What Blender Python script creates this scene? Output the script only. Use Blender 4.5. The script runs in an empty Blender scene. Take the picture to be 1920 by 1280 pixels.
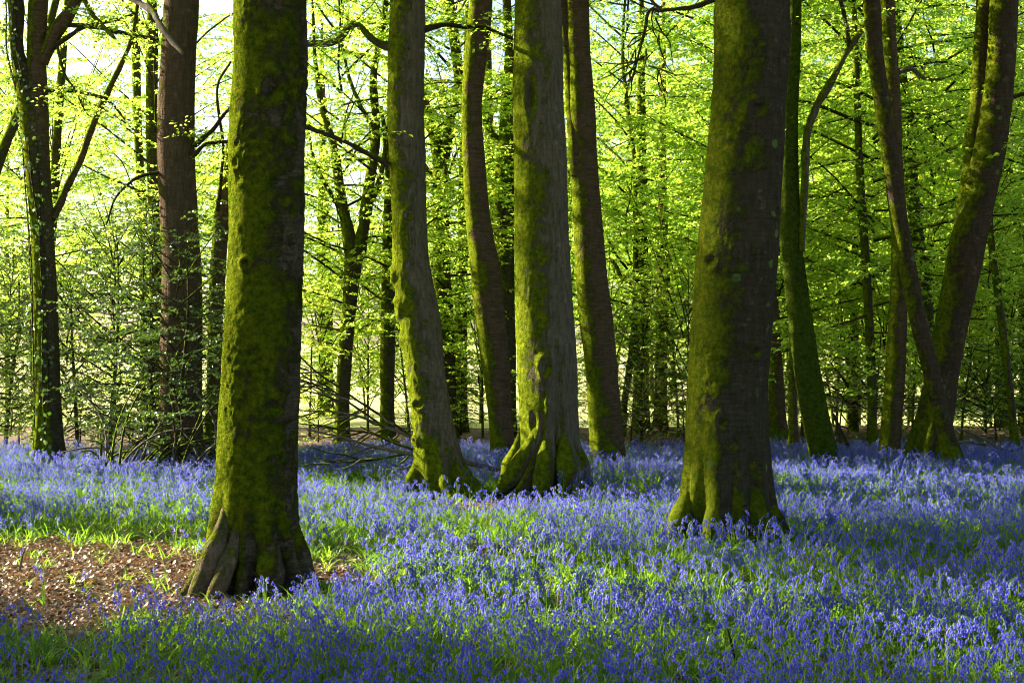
import bpy, math, random
import numpy as np
from mathutils import Vector

# ------------------------------------------------------------------ camera, sky, sun, exposure
sc = bpy.context.scene
COL = sc.collection
F = 2667.0            # focal length in photo pixels (50 mm)
CAM_H = 2.1
cam_data = bpy.data.cameras.new("camera"); cam_data.lens = 50; cam_data.sensor_width = 36
cam_data.clip_start = 0.1; cam_data.clip_end = 5000
cam = bpy.data.objects.new("camera", cam_data); COL.objects.link(cam)
cam.location = (0, 0, CAM_H); cam.rotation_euler = (math.radians(90), 0, 0)
sc.camera = cam

SUN_EL = math.radians(22.0)
SUN_AZ = math.atan2(-0.906, 0.423)          # clockwise from +Y (view direction): behind the wood, to the left
to_sun = Vector((math.sin(SUN_AZ) * math.cos(SUN_EL), math.cos(SUN_AZ) * math.cos(SUN_EL), math.sin(SUN_EL)))
world = bpy.data.worlds.new("World"); sc.world = world; world.use_nodes = True
wn = world.node_tree.nodes; wl = world.node_tree.links
sky = wn.new("ShaderNodeTexSky"); sky.sky_type = 'NISHITA'; sky.sun_disc = False
sky.sun_elevation = SUN_EL; sky.sun_rotation = SUN_AZ
sky.air_density = 1.0; sky.dust_density = 1.8; sky.ozone_density = 1.0
wl.new(sky.outputs[0], wn["Background"].inputs[0]); wn["Background"].inputs[1].default_value = 0.043
sun_d = bpy.data.lights.new("sun", 'SUN'); sun_d.energy = 5.0; sun_d.angle = math.radians(0.5)
sun_d.color = (1.0, 0.86, 0.66)
sun = bpy.data.objects.new("sun", sun_d); COL.objects.link(sun)
sun.rotation_euler = (-to_sun).to_track_quat('-Z', 'Y').to_euler()
sc.view_settings.view_transform = 'Standard'; sc.view_settings.look = 'None'
sc.view_settings.gamma = 1.0; sc.view_settings.use_curve_mapping = False
sc.view_settings.exposure = 2.95
cy = sc.cycles
cy.max_bounces = 6; cy.diffuse_bounces = 3; cy.transmission_bounces = 4; cy.glossy_bounces = 2
cy.transparent_max_bounces = 4; cy.caustics_reflective = False; cy.caustics_refractive = False
cy.use_adaptive_sampling = True; cy.adaptive_threshold = 0.02
cy.filter_width = 1.05; cy.use_denoising = True; cy.use_light_tree = False

# ------------------------------------------------------------------ helpers
rng = np.random.default_rng(7)
def P(px, py, d):
    """photo pixel at distance d in front of the camera -> metres"""
    return np.array([(px - 960.0) / F * d, d, CAM_H - (py - 640.0) / F * d])
def gd(py):
    return CAM_H * F / (py - 640.0)

def hash3(ix, iy, iz):
    h = (ix.astype(np.int64) * 374761393 + iy.astype(np.int64) * 668265263 + iz.astype(np.int64) * 2147483647) & 0xffffffff
    h = ((h ^ (h >> 13)) * 1274126177) & 0xffffffff
    return ((h ^ (h >> 16)) & 0xffff) / 32767.5 - 1.0
def vnoise(p):
    p = np.asarray(p, float); i = np.floor(p); f = p - i; f = f * f * (3 - 2 * f)
    i = i.astype(np.int64); x, y, z = i[..., 0], i[..., 1], i[..., 2]; out = 0
    for a in (0, 1):
        for b in (0, 1):
            for c in (0, 1):
                w = (f[..., 0] if a else 1 - f[..., 0]) * (f[..., 1] if b else 1 - f[..., 1]) * (f[..., 2] if c else 1 - f[..., 2])
                out = out + w * hash3(x + a, y + b, z + c)
    return out
def ground_z(x, y):
    x = np.asarray(x, float); y = np.asarray(y, float)
    q = np.stack([x * 0.35, y * 0.35, np.zeros_like(x) + 3.3], -1)
    return 0.05 * vnoise(q) + 0.015 * vnoise(q * 4.1)

class MB:
    """collects triangles and quads; one build() gives one mesh"""
    def __init__(self): self.V = []; self.Q = []; self.T = []; self.n = 0; self.qm = []; self.tm = []; self.qv = []; self.tv = []
    def add(self, V, Q=None, T=None, mat=0, var=0.5):
        V = np.asarray(V, float).reshape(-1, 3)
        for Fc, store, ms, vs in ((Q, self.Q, self.qm, self.qv), (T, self.T, self.tm, self.tv)):
            if Fc is not None and len(Fc):
                Fc = np.asarray(Fc, np.int64); store.append(Fc + self.n); ms.append(np.full(len(Fc), mat, np.int32))
                vs.append(np.broadcast_to(np.asarray(var, float), (len(Fc),)).astype(np.float32))
        self.V.append(V); self.n += len(V); return self
    def mesh(self, name, mats, smooth=True):
        me = bpy.data.meshes.new(name)
        V = np.concatenate(self.V) if self.V else np.zeros((0, 3))
        Q = np.concatenate(self.Q) if self.Q else np.zeros((0, 4), np.int64)
        T = np.concatenate(self.T) if self.T else np.zeros((0, 3), np.int64)
        me.vertices.add(len(V)); me.vertices.foreach_set("co", V.astype(np.float32).ravel())
        loops = np.concatenate([Q.ravel(), T.ravel()]).astype(np.int32)
        me.loops.add(len(loops)); me.loops.foreach_set("vertex_index", loops)
        nq, nt = len(Q), len(T); me.polygons.add(nq + nt)
        start = np.concatenate([np.arange(nq) * 4, nq * 4 + np.arange(nt) * 3]).astype(np.int32)
        me.polygons.foreach_set("loop_start", start)
        me.polygons.foreach_set("loop_total", np.concatenate([np.full(nq, 4), np.full(nt, 3)]).astype(np.int32))
        mi = np.concatenate(self.qm + self.tm) if (self.qm or self.tm) else np.zeros(0, np.int32)
        me.polygons.foreach_set("material_index", mi.astype(np.int32))
        me.polygons.foreach_set("use_smooth", np.full(nq + nt, smooth, bool))
        va = me.attributes.new("var", 'FLOAT', 'FACE')
        va.data.foreach_set("value", np.concatenate(self.qv + self.tv).astype(np.float32) if (self.qv or self.tv) else np.zeros(0, np.float32))
        for m in (mats if isinstance(mats, (list, tuple)) else [mats]): me.materials.append(m)
        me.update(calc_edges=True); me.validate()
        return me

def link(name, me, parent=None):
    o = bpy.data.objects.new(name, me); COL.objects.link(o)
    if parent is not None: o.parent = parent
    return o
def tag(o, label=None, cat=None, group=None, kind=None):
    if label: o["label"] = label
    if cat: o["category"] = cat
    if group: o["group"] = group
    if kind: o["kind"] = kind
    return o
def empty(name, loc, label=None, cat=None, group=None):
    o = bpy.data.objects.new(name, None); COL.objects.link(o); o.location = loc; o.empty_display_size = 0.1
    return tag(o, label, cat, group)

def smooth_path(pts, n):
    pts = np.asarray(pts, float); m = len(pts)
    if m == 2:
        t = np.linspace(0, 1, n)[:, None]; return pts[0] * (1 - t) + pts[1] * t
    ext = np.vstack([2 * pts[0] - pts[1], pts, 2 * pts[-1] - pts[-2]])
    u = np.linspace(0, m - 1 - 1e-6, n); i = u.astype(int); t = (u - i)[:, None]
    a, b, c, d = ext[i], ext[i + 1], ext[i + 2], ext[i + 3]
    return 0.5 * ((2 * b) + (c - a) * t + (2 * a - 5 * b + 4 * c - d) * t ** 2 + (-a + 3 * b - 3 * c + d) * t ** 3)
def tube(mb, pts, rad, seg=6, mat=0, var=0.5, rough=0.0):
    pts = np.asarray(pts, float); n = len(pts); rad = np.broadcast_to(np.asarray(rad, float), (n,))
    tan = np.gradient(pts, axis=0); tan /= np.linalg.norm(tan, axis=1)[:, None] + 1e-9
    ref = np.array([0, 0, 1.0]) if abs(tan[:, 2]).mean() < 0.75 else np.array([0, 1.0, 0])
    a = np.cross(tan, ref); a /= np.linalg.norm(a, axis=1)[:, None] + 1e-9
    b = np.cross(a, tan)
    th = np.arange(seg) / seg * 2 * math.pi
    V = pts[:, None, :] + rad[:, None, None] * (np.cos(th)[None, :, None] * a[:, None, :] + np.sin(th)[None, :, None] * b[:, None, :])
    if rough:
        V = V + (V - pts[:, None, :]) * (rough * vnoise(V * (0.35 / max(rad.mean(), 1e-3))))[..., None]
    i = np.arange(n - 1)[:, None] * seg; j = np.arange(seg)[None, :]; k = (j + 1) % seg
    Q = np.stack([i + j, i + k, i + seg + k, i + seg + j], -1).reshape(-1, 4)
    V = V.reshape(-1, 3)
    tip = np.vstack([V, pts[-1] + tan[-1] * rad[-1] * 0.6])
    T = np.stack([(n - 1) * seg + np.arange(seg), (n - 1) * seg + (np.arange(seg) + 1) % seg, np.full(seg, n * seg)], -1)
    mb.add(tip, Q, T, mat, var)

# ------------------------------------------------------------------ materials
def new_mat(name):
    m = bpy.data.materials.new(name); m.use_nodes = True; nt = m.node_tree
    for n in list(nt.nodes): nt.nodes.remove(n)
    return m, nt, nt.nodes.new("ShaderNodeOutputMaterial")
def nd(nt, kind, **kw):
    n = nt.nodes.new(kind)
    for k, v in kw.items():
        if k in n.inputs: n.inputs[k].default_value = v
        else: setattr(n, k, v)
    return n
def mixc(nt, fac, a, b, blend='MIX'):
    m = nt.nodes.new("ShaderNodeMix"); m.data_type = 'RGBA'; m.blend_type = blend
    for sock, v in ((m.inputs[0], fac), (m.inputs[6], a), (m.inputs[7], b)):
        if hasattr(v, "links"): nt.links.new(v, sock)
        else: sock.default_value = v if not isinstance(v, tuple) else (*v, 1.0)[:4]
    return m.outputs[2]
def mth(nt, op, a, b=None, c=None, clamp=False):
    m = nt.nodes.new("ShaderNodeMath"); m.operation = op; m.use_clamp = clamp
    for i, v in enumerate((a, b, c)):
        if v is None: continue
        if hasattr(v, "links"): nt.links.new(v, m.inputs[i])
        else: m.inputs[i].default_value = v
    return m.outputs[0]
def ramp(nt, fac, lo, hi, a=0.0, b=1.0):
    m = nt.nodes.new("ShaderNodeMapRange"); nt.links.new(fac, m.inputs[0])
    m.inputs[1].default_value = lo; m.inputs[2].default_value = hi; m.inputs[3].default_value = a; m.inputs[4].default_value = b
    return m.outputs[0]
def noise(nt, vec, scale, detail=4.0, rough=0.55):
    n = nd(nt, "ShaderNodeTexNoise", Scale=scale, Detail=detail, Roughness=rough)
    if vec is not None: nt.links.new(vec, n.inputs["Vector"])
    return n.outputs[0]

def bark_mat(name, bark=(0.085, 0.07, 0.052), pale=(0.17, 0.14, 0.105), moss_lo=(0.042, 0.078, 0.006), moss_hi=(0.185, 0.215, 0.010),
             moss=0.5, fissure=0.5, side=0.5, bump=0.6, foot=0.35, spots=0.0):
    """beech bark with a coat of moss: moss keeps to the left side, the foot and noise-shaped patches"""
    m, nt, out = new_mat(name); L = nt.links
    geo = nd(nt, "ShaderNodeNewGeometry"); pos = geo.outputs["Position"]
    def scaled(sx, sy, sz):
        v = nd(nt, "ShaderNodeVectorMath", operation='MULTIPLY'); L.new(pos, v.inputs[0]); v.inputs[1].default_value = (sx, sy, sz); return v.outputs[0]
    big = noise(nt, pos, 1.7, 4, 0.6); mid = noise(nt, pos, 7.0, 5, 0.65); fine = noise(nt, pos, 45.0, 4, 0.7)
    vert = noise(nt, scaled(26, 26, 5), 1.0, 4, 0.6)          # vertical fissures
    horiz = noise(nt, scaled(5, 5, 34), 1.0, 3, 0.6)          # lenticel rings of beech
    sep = nd(nt, "ShaderNodeSeparateXYZ"); L.new(geo.outputs["Normal"], sep.inputs[0])
    sepp = nd(nt, "ShaderNodeSeparateXYZ"); L.new(pos, sepp.inputs[0])
    grain = mth(nt, 'ADD', mth(nt, 'MULTIPLY', vert, fissure), mth(nt, 'MULTIPLY', horiz, 1 - fissure))
    bcol = mixc(nt, ramp(nt, grain, 0.38, 0.66), tuple(c * 0.55 for c in bark), bark)
    bcol = mixc(nt, mth(nt, 'MULTIPLY', ramp(nt, mid, 0.58, 0.70), 0.5), bcol, pale)
    bcol = mixc(nt, ramp(nt, fine, 0.55, 0.72, 0, 0.5), bcol, tuple(c * 0.35 for c in bark))
    mask = mth(nt, 'ADD', mth(nt, 'MULTIPLY', big, 1.2), mth(nt, 'MULTIPLY', mid, 0.9))
    mask = mth(nt, 'ADD', mask, mth(nt, 'MULTIPLY', fine, 0.35))
    mask = mth(nt, 'ADD', mask, mth(nt, 'MULTIPLY', sep.outputs[0], -0.42 * side))
    mask = mth(nt, 'ADD', mask, mth(nt, 'MULTIPLY', sep.outputs[2], 0.35))
    mask = mth(nt, 'ADD', mask, ramp(nt, sepp.outputs[2], 0.0, 0.8, foot, 0.0))
    thr = 1.56 - moss * 0.75
    mask = ramp(nt, mask, thr, thr + 0.22)
    mcol = mixc(nt, ramp(nt, noise(nt, pos, 16.0, 4, 0.7), 0.35, 0.7), moss_lo, moss_hi)
    mcol = mixc(nt, ramp(nt, fine, 0.5, 0.75, 0, 0.45), mcol, tuple(c * 0.4 for c in moss_lo))
    col = mixc(nt, mask, bcol, mcol)
    if spots:                                            # round lichen patches
        vo = nd(nt, "ShaderNodeTexVoronoi", Scale=3.4); L.new(pos, vo.inputs["Vector"]); sc_v = nd(nt, "ShaderNodeSeparateColor"); L.new(vo.outputs["Color"], sc_v.inputs[0])
        rim = mth(nt, 'ADD', vo.outputs["Distance"], mth(nt, 'MULTIPLY', mth(nt, 'SUBTRACT', noise(nt, pos, 28.0, 3, 0.6), 0.5), 0.12))
        dot = mth(nt, 'MULTIPLY', mth(nt, 'LESS_THAN', rim, 0.15), mth(nt, 'GREATER_THAN', sc_v.outputs[0], 0.55))
        col = mixc(nt, mth(nt, 'MULTIPLY', dot, spots), col, (0.10, 0.17, 0.045))
    bs = nd(nt, "ShaderNodeBsdfPrincipled", Roughness=0.9); L.new(col, bs.inputs["Base Color"])
    bs.inputs["Specular IOR Level"].default_value = 0.0
    mossh = mth(nt, 'MULTIPLY', mth(nt, 'ADD', mth(nt, 'MULTIPLY', noise(nt, pos, 22.0, 5, 0.75), 1.5), fine), mask)
    h = mth(nt, 'ADD', mth(nt, 'ADD', mth(nt, 'MULTIPLY', grain, 0.9), mth(nt, 'MULTIPLY', mid, 0.8)), mossh)
    bp = nd(nt, "ShaderNodeBump", Strength=min(1.0, bump * 1.3), Distance=0.06); L.new(h, bp.inputs["Height"]); L.new(bp.outputs[0], bs.inputs["Normal"])
    L.new(bs.outputs[0], out.inputs[0]); return m

def leaf_mat(name, lo, hi, tlo, thi, trans=0.5, gloss=0.05, rough=0.4, rnd=0.35):
    m, nt, out = new_mat(name); L = nt.links
    at = nd(nt, "ShaderNodeAttribute", attribute_name="var"); oi = nd(nt, "ShaderNodeObjectInfo")
    f = mth(nt, 'ADD', mth(nt, 'MULTIPLY', at.outputs["Fac"], 1 - rnd), mth(nt, 'MULTIPLY', oi.outputs["Random"], rnd))
    d = nd(nt, "ShaderNodeBsdfDiffuse"); t = nd(nt, "ShaderNodeBsdfTranslucent"); g = nd(nt, "ShaderNodeBsdfGlossy", Roughness=rough)
    L.new(mixc(nt, f, lo, hi), d.inputs[0]); L.new(mixc(nt, f, tlo, thi), t.inputs[0])
    mx = nd(nt, "ShaderNodeMixShader"); mx.inputs[0].default_value = trans; L.new(d.outputs[0], mx.inputs[1]); L.new(t.outputs[0], mx.inputs[2])
    m2 = nd(nt, "ShaderNodeMixShader"); m2.inputs[0].default_value = gloss; L.new(mx.outputs[0], m2.inputs[1]); L.new(g.outputs[0], m2.inputs[2])
    L.new(m2.outputs[0], out.inputs[0]); return m

M = {}
M['moss_heavy'] = bark_mat("mossy_bark_heavy", moss=0.74, fissure=0.25, side=0.5, bump=0.8, foot=-0.45, pale=(0.24, 0.19, 0.15))
M['moss_mid'] = bark_mat("mossy_bark", bark=(0.135, 0.115, 0.088), pale=(0.22, 0.19, 0.155), moss=0.50, fissure=0.8, side=1.1)
M['moss_right'] = bark_mat("mossy_bark_dark", bark=(0.058, 0.049, 0.038), moss=0.47, fissure=0.55, side=1.1, foot=0.5, moss_hi=(0.15, 0.16, 0.010), spots=0.7)
M['brown'] = bark_mat("brown_bark", bark=(0.105, 0.076, 0.053), pale=(0.19, 0.145, 0.105), moss=0.18, fissure=0.7, side=0.6, foot=0.5)
M['dark'] = bark_mat("dark_bark", bark=(0.115, 0.08, 0.052), moss=0.40, fissure=0.3, side=1.3)
M['green'] = bark_mat("green_bark", bark=(0.06, 0.05, 0.035), moss=0.95, fissure=0.3, side=0.3, moss_lo=(0.025, 0.05, 0.006), moss_hi=(0.09, 0.12, 0.012))
M['back'] = bark_mat("far_bark", bark=(0.085, 0.072, 0.05), moss=0.6, fissure=0.4, side=1.0)
M['bare_root'] = bark_mat("bare_root_bark", bark=(0.15, 0.115, 0.088), pale=(0.26, 0.205, 0.16), moss=0.26, fissure=0.6, side=0.1, foot=0.1)
M['leaning'] = bark_mat("leaning_trunk_bark", bark=(0.07, 0.052, 0.037), moss=0.36, fissure=0.5, side=0.9, foot=0.55, spots=0.5)
M['red'] = bark_mat("red_bark", bark=(0.15, 0.075, 0.045), pale=(0.22, 0.12, 0.08), moss=0.15, fissure=0.8)
M['twig'] = bark_mat("twig_bark", bark=(0.055, 0.045, 0.032), moss=0.35, fissure=0.4, bump=0.3, foot=0.0)
M['deadwood'] = bark_mat("dead_wood", bark=(0.15, 0.13, 0.115), pale=(0.26, 0.23, 0.20), moss=0.0, fissure=0.6, bump=0.3, foot=0.0)
M['rot'] = bark_mat("rotten_wood", bark=(0.07, 0.045, 0.03), pale=(0.12, 0.08, 0.05), moss=0.1, fissure=0.5, bump=0.8, foot=0.0)
M['beech_leaf'] = leaf_mat("beech_leaf", (0.06, 0.12, 0.012), (0.11, 0.18, 0.018), (0.30, 0.60, 0.045), (0.66, 0.78, 0.09), trans=0.72, gloss=0.02)
M['canopy_leaf'] = leaf_mat("canopy_leaf", (0.04, 0.09, 0.01), (0.08, 0.14, 0.015), (0.22, 0.38, 0.02), (0.38, 0.48, 0.03), trans=0.5, gloss=0.03)
M['holly_leaf'] = leaf_mat("holly_leaf", (0.018, 0.045, 0.012), (0.045, 0.085, 0.018), (0.06, 0.14, 0.01), (0.14, 0.24, 0.02), trans=0.3, gloss=0.10, rough=0.3)
M['ivy_leaf'] = leaf_mat("ivy_leaf", (0.018, 0.045, 0.01), (0.05, 0.09, 0.015), (0.06, 0.14, 0.01), (0.12, 0.2, 0.02), trans=0.3, gloss=0.08)
M['dead_leaf'] = leaf_mat("dead_leaf", (0.085, 0.056, 0.04), (0.36, 0.265, 0.20), (0.14, 0.07, 0.03), (0.25, 0.14, 0.06), trans=0.2, gloss=0.05, rnd=0.8)
M['bell'] = leaf_mat("bluebell_petal", (0.022, 0.032, 0.42), (0.075, 0.08, 0.62), (0.10, 0.11, 0.72), (0.40, 0.37, 0.95), trans=0.5, gloss=0.03, rnd=0.6)
M['stalk'] = leaf_mat("bluebell_stalk", (0.07, 0.14, 0.02), (0.11, 0.19, 0.03), (0.36, 0.56, 0.035), (0.5, 0.68, 0.05), trans=0.5, gloss=0.03)
M['strap'] = leaf_mat("bluebell_strap_leaf", (0.025, 0.085, 0.014), (0.055, 0.14, 0.020), (0.16, 0.42, 0.02), (0.36, 0.58, 0.03), trans=0.5, gloss=0.035, rough=0.45, rnd=0.5)

def ground_mat():
    m, nt, out = new_mat("woodland_floor"); L = nt.links
    geo = nd(nt, "ShaderNodeNewGeometry"); pos = geo.outputs["Position"]
    v = nd(nt, "ShaderNodeTexVoronoi", Scale=22.0); L.new(pos, v.inputs["Vector"])
    sepc = nd(nt, "ShaderNodeSeparateColor"); L.new(v.outputs["Color"], sepc.inputs[0])
    c = mixc(nt, sepc.outputs[0], (0.06, 0.042, 0.03), (0.19, 0.135, 0.10))
    c = mixc(nt, ramp(nt, noise(nt, pos, 60.0), 0.4, 0.7), c, (0.03, 0.02, 0.012))
    bs = nd(nt, "ShaderNodeBsdfPrincipled", Roughness=0.95); L.new(c, bs.inputs["Base Color"]); bs.inputs["Specular IOR Level"].default_value = 0.1
    bp = nd(nt, "ShaderNodeBump", Strength=0.6, Distance=0.03); L.new(mth(nt, 'ADD', v.outputs["Distance"], noise(nt, pos, 30.0)), bp.inputs["Height"])
    L.new(bp.outputs[0], bs.inputs["Normal"]); L.new(bs.outputs[0], out.inputs[0]); return m
def field_mat():
    m, nt, out = new_mat("pale_field"); L = nt.links
    geo = nd(nt, "ShaderNodeNewGeometry"); pos = geo.outputs["Position"]
    c = mixc(nt, ramp(nt, noise(nt, pos, 0.35, 6, 0.6), 0.35, 0.7), (0.30, 0.33, 0.13), (0.44, 0.43, 0.24))
    bs = nd(nt, "ShaderNodeBsdfPrincipled", Roughness=1.0); L.new(c, bs.inputs["Base Color"]); bs.inputs["Specular IOR Level"].default_value = 0.0
    L.new(bs.outputs[0], out.inputs[0]); return m
M['ground'] = ground_mat(); M['field'] = field_mat()

# ------------------------------------------------------------------ setting: ground, field
def build_ground():
    mb = MB(); nx, ny = 160, 170
    xs = np.linspace(-26, 26, nx); ys = np.linspace(-12, 35, ny)
    X, Y = np.meshgrid(xs, ys); Z = ground_z(X, Y)
    V = np.stack([X, Y, Z], -1).reshape(-1, 3)
    i = np.arange(ny - 1)[:, None] * nx; j = np.arange(nx - 1)[None, :]
    Q = np.stack([i + j, i + j + 1, i + nx + j + 1, i + nx + j], -1).reshape(-1, 4)
    mb.add(V, Q)
    tag(link("ground", mb.mesh("ground", M['ground'])), kind="structure", label="brown woodland floor of leaf mould under the bluebells")
    mb = MB(); n = 96; radii = [8, 60, 200, 600, 1800]; th = np.arange(n) / n * 2 * math.pi
    V = np.concatenate([np.stack([r * np.cos(th), 15 + r * np.sin(th), np.full(n, -0.09)], -1) for r in radii])
    Q = np.concatenate([np.stack([k * n + np.arange(n), k * n + (np.arange(n) + 1) % n, (k + 1) * n + (np.arange(n) + 1) % n, (k + 1) * n + np.arange(n)], -1) for k in range(len(radii) - 1)])
    mb.add(V, Q); tag(link("field", mb.mesh("field", M['field'])), kind="structure", label="pale sunlit field beyond the edge of the wood")
build_ground()

# ------------------------------------------------------------------ trunks
TRUNKS = []          # (x, y, radius at the ground) for keeping plants out of the wood
def trunk_mesh(rows, d, mat, ridges=None, seg=64, dz=0.06, top=13.0, yoff=0.0, lump=0.03, seed=0, wob=0.25, ground=True, flare=0.18, zs=0.32, tip=0.35, fine=0.0, knots=()):
    """rows: (photo y, x left, x right) down the stem; gives a mesh in coordinates relative to the tree's foot"""
    r = random.Random(seed)
    rows = sorted(rows, key=lambda a: -a[0])
    pts = np.array([[*P((a[1] + a[2]) / 2, a[0], d)] for a in rows]); rad = np.array([(a[2] - a[1]) / 2 / F * d for a in rows])
    if ground:
        foot = pts[0] - (pts[1] - pts[0]) / (pts[1][2] - pts[0][2]) * (pts[0][2] + 0.25)
        pts = np.vstack([foot, pts]); rad = np.concatenate([[rad[0] * 1.02], rad])
    if top > pts[-1][2] + 0.3:
        k = max(0, len(pts) - 4); dirv = (pts[-1] - pts[k]) / (pts[-1][2] - pts[k][2]); H = top - pts[-1][2]
        for s in (0.33, 0.66, 1.0):
            q = pts[-1] * 0; base = pts[-1] if s == 0.33 else base0
            if s == 0.33: base0 = base.copy(); r0 = rad[-1]
            q = base0 + dirv * H * s * (1 - 0.25 * s); q[2] = base0[2] + H * s
            pts = np.vstack([pts, q]); rad = np.append(rad, r0 * (1 - (1 - tip) * s))
    c = smooth_path(np.column_stack([pts, rad]), 900)
    zt = pts[-1][2]; zv = CAM_H + 670 / F * d
    zs_ = np.concatenate([np.arange(pts[0][2], min(zv, zt), dz), np.arange(min(zv, zt), zt + 1e-6, 0.25)]); n = len(zs_)
    c = np.column_stack([np.interp(zs_, c[:, 2], c[:, q]) for q in range(4)]); C = c[:, :3].copy(); R = np.maximum(c[:, 3], 0.01)
    origin = np.array([np.interp(0, C[:, 2], C[:, 0]), d + yoff, 0.0])
    C[:, 1] = d + yoff + wob * vnoise(np.stack([C[:, 2] * 0.25, np.full(n, seed * 3.7), np.full(n, 0.5)], -1)) * np.clip(C[:, 2] / 3, 0, 1)
    th = np.arange(seg) / seg * 2 * math.pi
    Rr = np.repeat(R[:, None], seg, 1); z = C[:, 2]
    if ground:
        if ridges is None:
            k = r.randint(5, 7); a0 = r.uniform(0, 30); ridges = []
            for i in range(k):
                a = a0 + 360 * i / k + r.uniform(-14, 14)
                ridges.append((a, a + r.uniform(-8, 8), zs * r.uniform(0.8, 1.3), r.uniform(16, 26), flare * r.uniform(0.7, 1.3)))
            ridges += [(182, 180, zs, 24, flare), (-2, 0, zs, 24, flare)]
        zz = np.clip(z, -0.3, None)
        tot = np.zeros((n, seg))
        for (a0, a1, h, w, amp) in ridges:
            t = np.clip(zz / (2.5 * h), 0, 1); ang = np.radians(a0 + (a1 - a0) * t)
            dth = (th[None, :] - ang[:, None] + math.pi) % (2 * math.pi) - math.pi
            ww = math.radians(w * 0.8) * (1 + 0.5 * t)
            e = 1.25 * amp * np.exp(-np.clip(zz, -0.2, None) / h)
            tot = np.maximum(tot, e[:, None] * np.exp(-(dth / ww[:, None]) ** 2))
        groove = -0.20 * R[:, None] * np.exp(-np.clip(zz, 0, None) / (zs * 2.2))[:, None]
        Rr = Rr + tot + groove * (1 - np.clip(tot / (0.05 + tot.max(1, keepdims=True)), 0, 1))
    pos = np.stack([C[:, None, 0] + Rr * np.cos(th), C[:, None, 1] + Rr * np.sin(th), np.repeat(z[:, None], seg, 1)], -1)
    nz = lump * 1.3 * vnoise(pos * np.array([2.2, 2.2, 1.1]) + seed) + lump * 0.6 * vnoise(pos * np.array([6, 6, 3.0]) + seed) + lump * 0.3 * vnoise(pos * 17.0)
    Rr = Rr * (1 + nz)
    for (ka, kz, kw, kh, kamp, kdip) in knots:              # healed branch scars: a raised lip round a hollow
        dth = (th[None, :] - math.radians(ka) + math.pi) % (2 * math.pi) - math.pi
        rho = np.sqrt((dth * R[:, None] / kw) ** 2 + ((z[:, None] - kz) / kh) ** 2)
        Rr = Rr + kamp * np.exp(-((rho - 0.9) / 0.45) ** 2) - kdip * np.exp(-(rho / 0.5) ** 2)
    if fine: Rr = Rr + fine * (vnoise(pos * np.array([30, 30, 22.0])) + 0.7 * vnoise(pos * 62.0)) * np.clip(0.6 + 1.3 * vnoise(pos * 3.1 + 8), 0, 1.6)
    pos = np.stack([C[:, None, 0] + Rr * np.cos(th), C[:, None, 1] + Rr * np.sin(th), np.repeat(z[:, None], seg, 1)], -1)
    i = np.arange(n - 1)[:, None] * seg; j = np.arange(seg)[None, :]; k = (j + 1) % seg
    Q = np.stack([i + j, i + k, i + seg + k, i + seg + j], -1).reshape(-1, 4)
    mb = MB(); mb.add(pos.reshape(-1, 3) - origin, Q)
    if ground: TRUNKS.append((origin[0], origin[1], R[np.argmin(abs(z - 0.1))] + 0.6 * flare))
    return mb.mesh("trunk", mat), origin, C

def branch(tree, pix, d, mat, seg=7, name="branch", dy=0.0, rough=0.25, n=None, inset=0.0, leaves=0):
    dep = [d + dy * i / (len(pix) - 1) for i in range(len(pix))]
    pts = np.array([P(a[0], a[1], q) for a, q in zip(pix, dep)]); rad = np.array([max(a[2], 1.5) / 2 / F * q for a, q in zip(pix, dep)])
    n = n or 6 * len(pix); c = smooth_path(np.column_stack([pts, rad]), n)
    c[:, 1] += (0.12 if name != 'root' else 0.0) * vnoise(np.stack([c[:, 0] * 1.5, c[:, 2] * 1.5, np.zeros(n)], -1))
    if inset:                                            # a root grows out of the stem: thin and buried at its upper end
        u = np.linspace(0, 1, n); c[:, 1] += inset * np.clip(1 - u / 0.45, 0, 1) ** 1.5; c[:, 3] *= 0.45 + 0.55 * np.clip(u / 0.4, 0, 1)
    mb = MB(); o = np.array(tree.location)
    tube(mb, c[:, :3] - o, np.maximum(c[:, 3], 0.004), seg, rough=rough)
    if leaves:
        gl = np.random.default_rng(int(abs(pix[0][0] * 7 + pix[0][1])) + 1); lf = MB()
        for _ in range(leaves):
            b = c[int((0.3 + 0.7 * gl.random()) * (n - 1)), :3] - o; a = gl.uniform(0, 6.28); l = gl.uniform(0.35, 0.9); u = np.linspace(0, 1, 6)
            tp = b + np.array([math.cos(a), math.sin(a), gl.uniform(-0.35, 0.35)]) * (l * u)[:, None] - np.array([0, 0, 0.2 * l]) * (u ** 2)[:, None]
            tube(mb, tp, 0.006 * (1 - 0.75 * u), 4)
            k = int(l * 34); q = tp[np.clip((gl.random(k) * 5).astype(int) + 1, 0, 5)] + gl.normal(0, 0.06, (k, 3)) * np.array([1, 1, 0.45])
            an = a + np.where(np.arange(k) % 2, 1, -1) * gl.uniform(0.3, 1.2, k)
            leaf_verts(lf, q, np.stack([np.cos(an), np.sin(an), gl.normal(-0.25, 0.35, k)], -1), np.stack([gl.normal(0, 0.5, k), gl.normal(0, 0.5, k), np.ones(k)], -1), gl.uniform(0.05, 0.085, k), var=gl.random(k))
        tag(link("foliage", lf.mesh("foliage", M['beech_leaf'], smooth=False), tree), kind="stuff")
    return link(name, mb.mesh(name, mat), tree)

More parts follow.
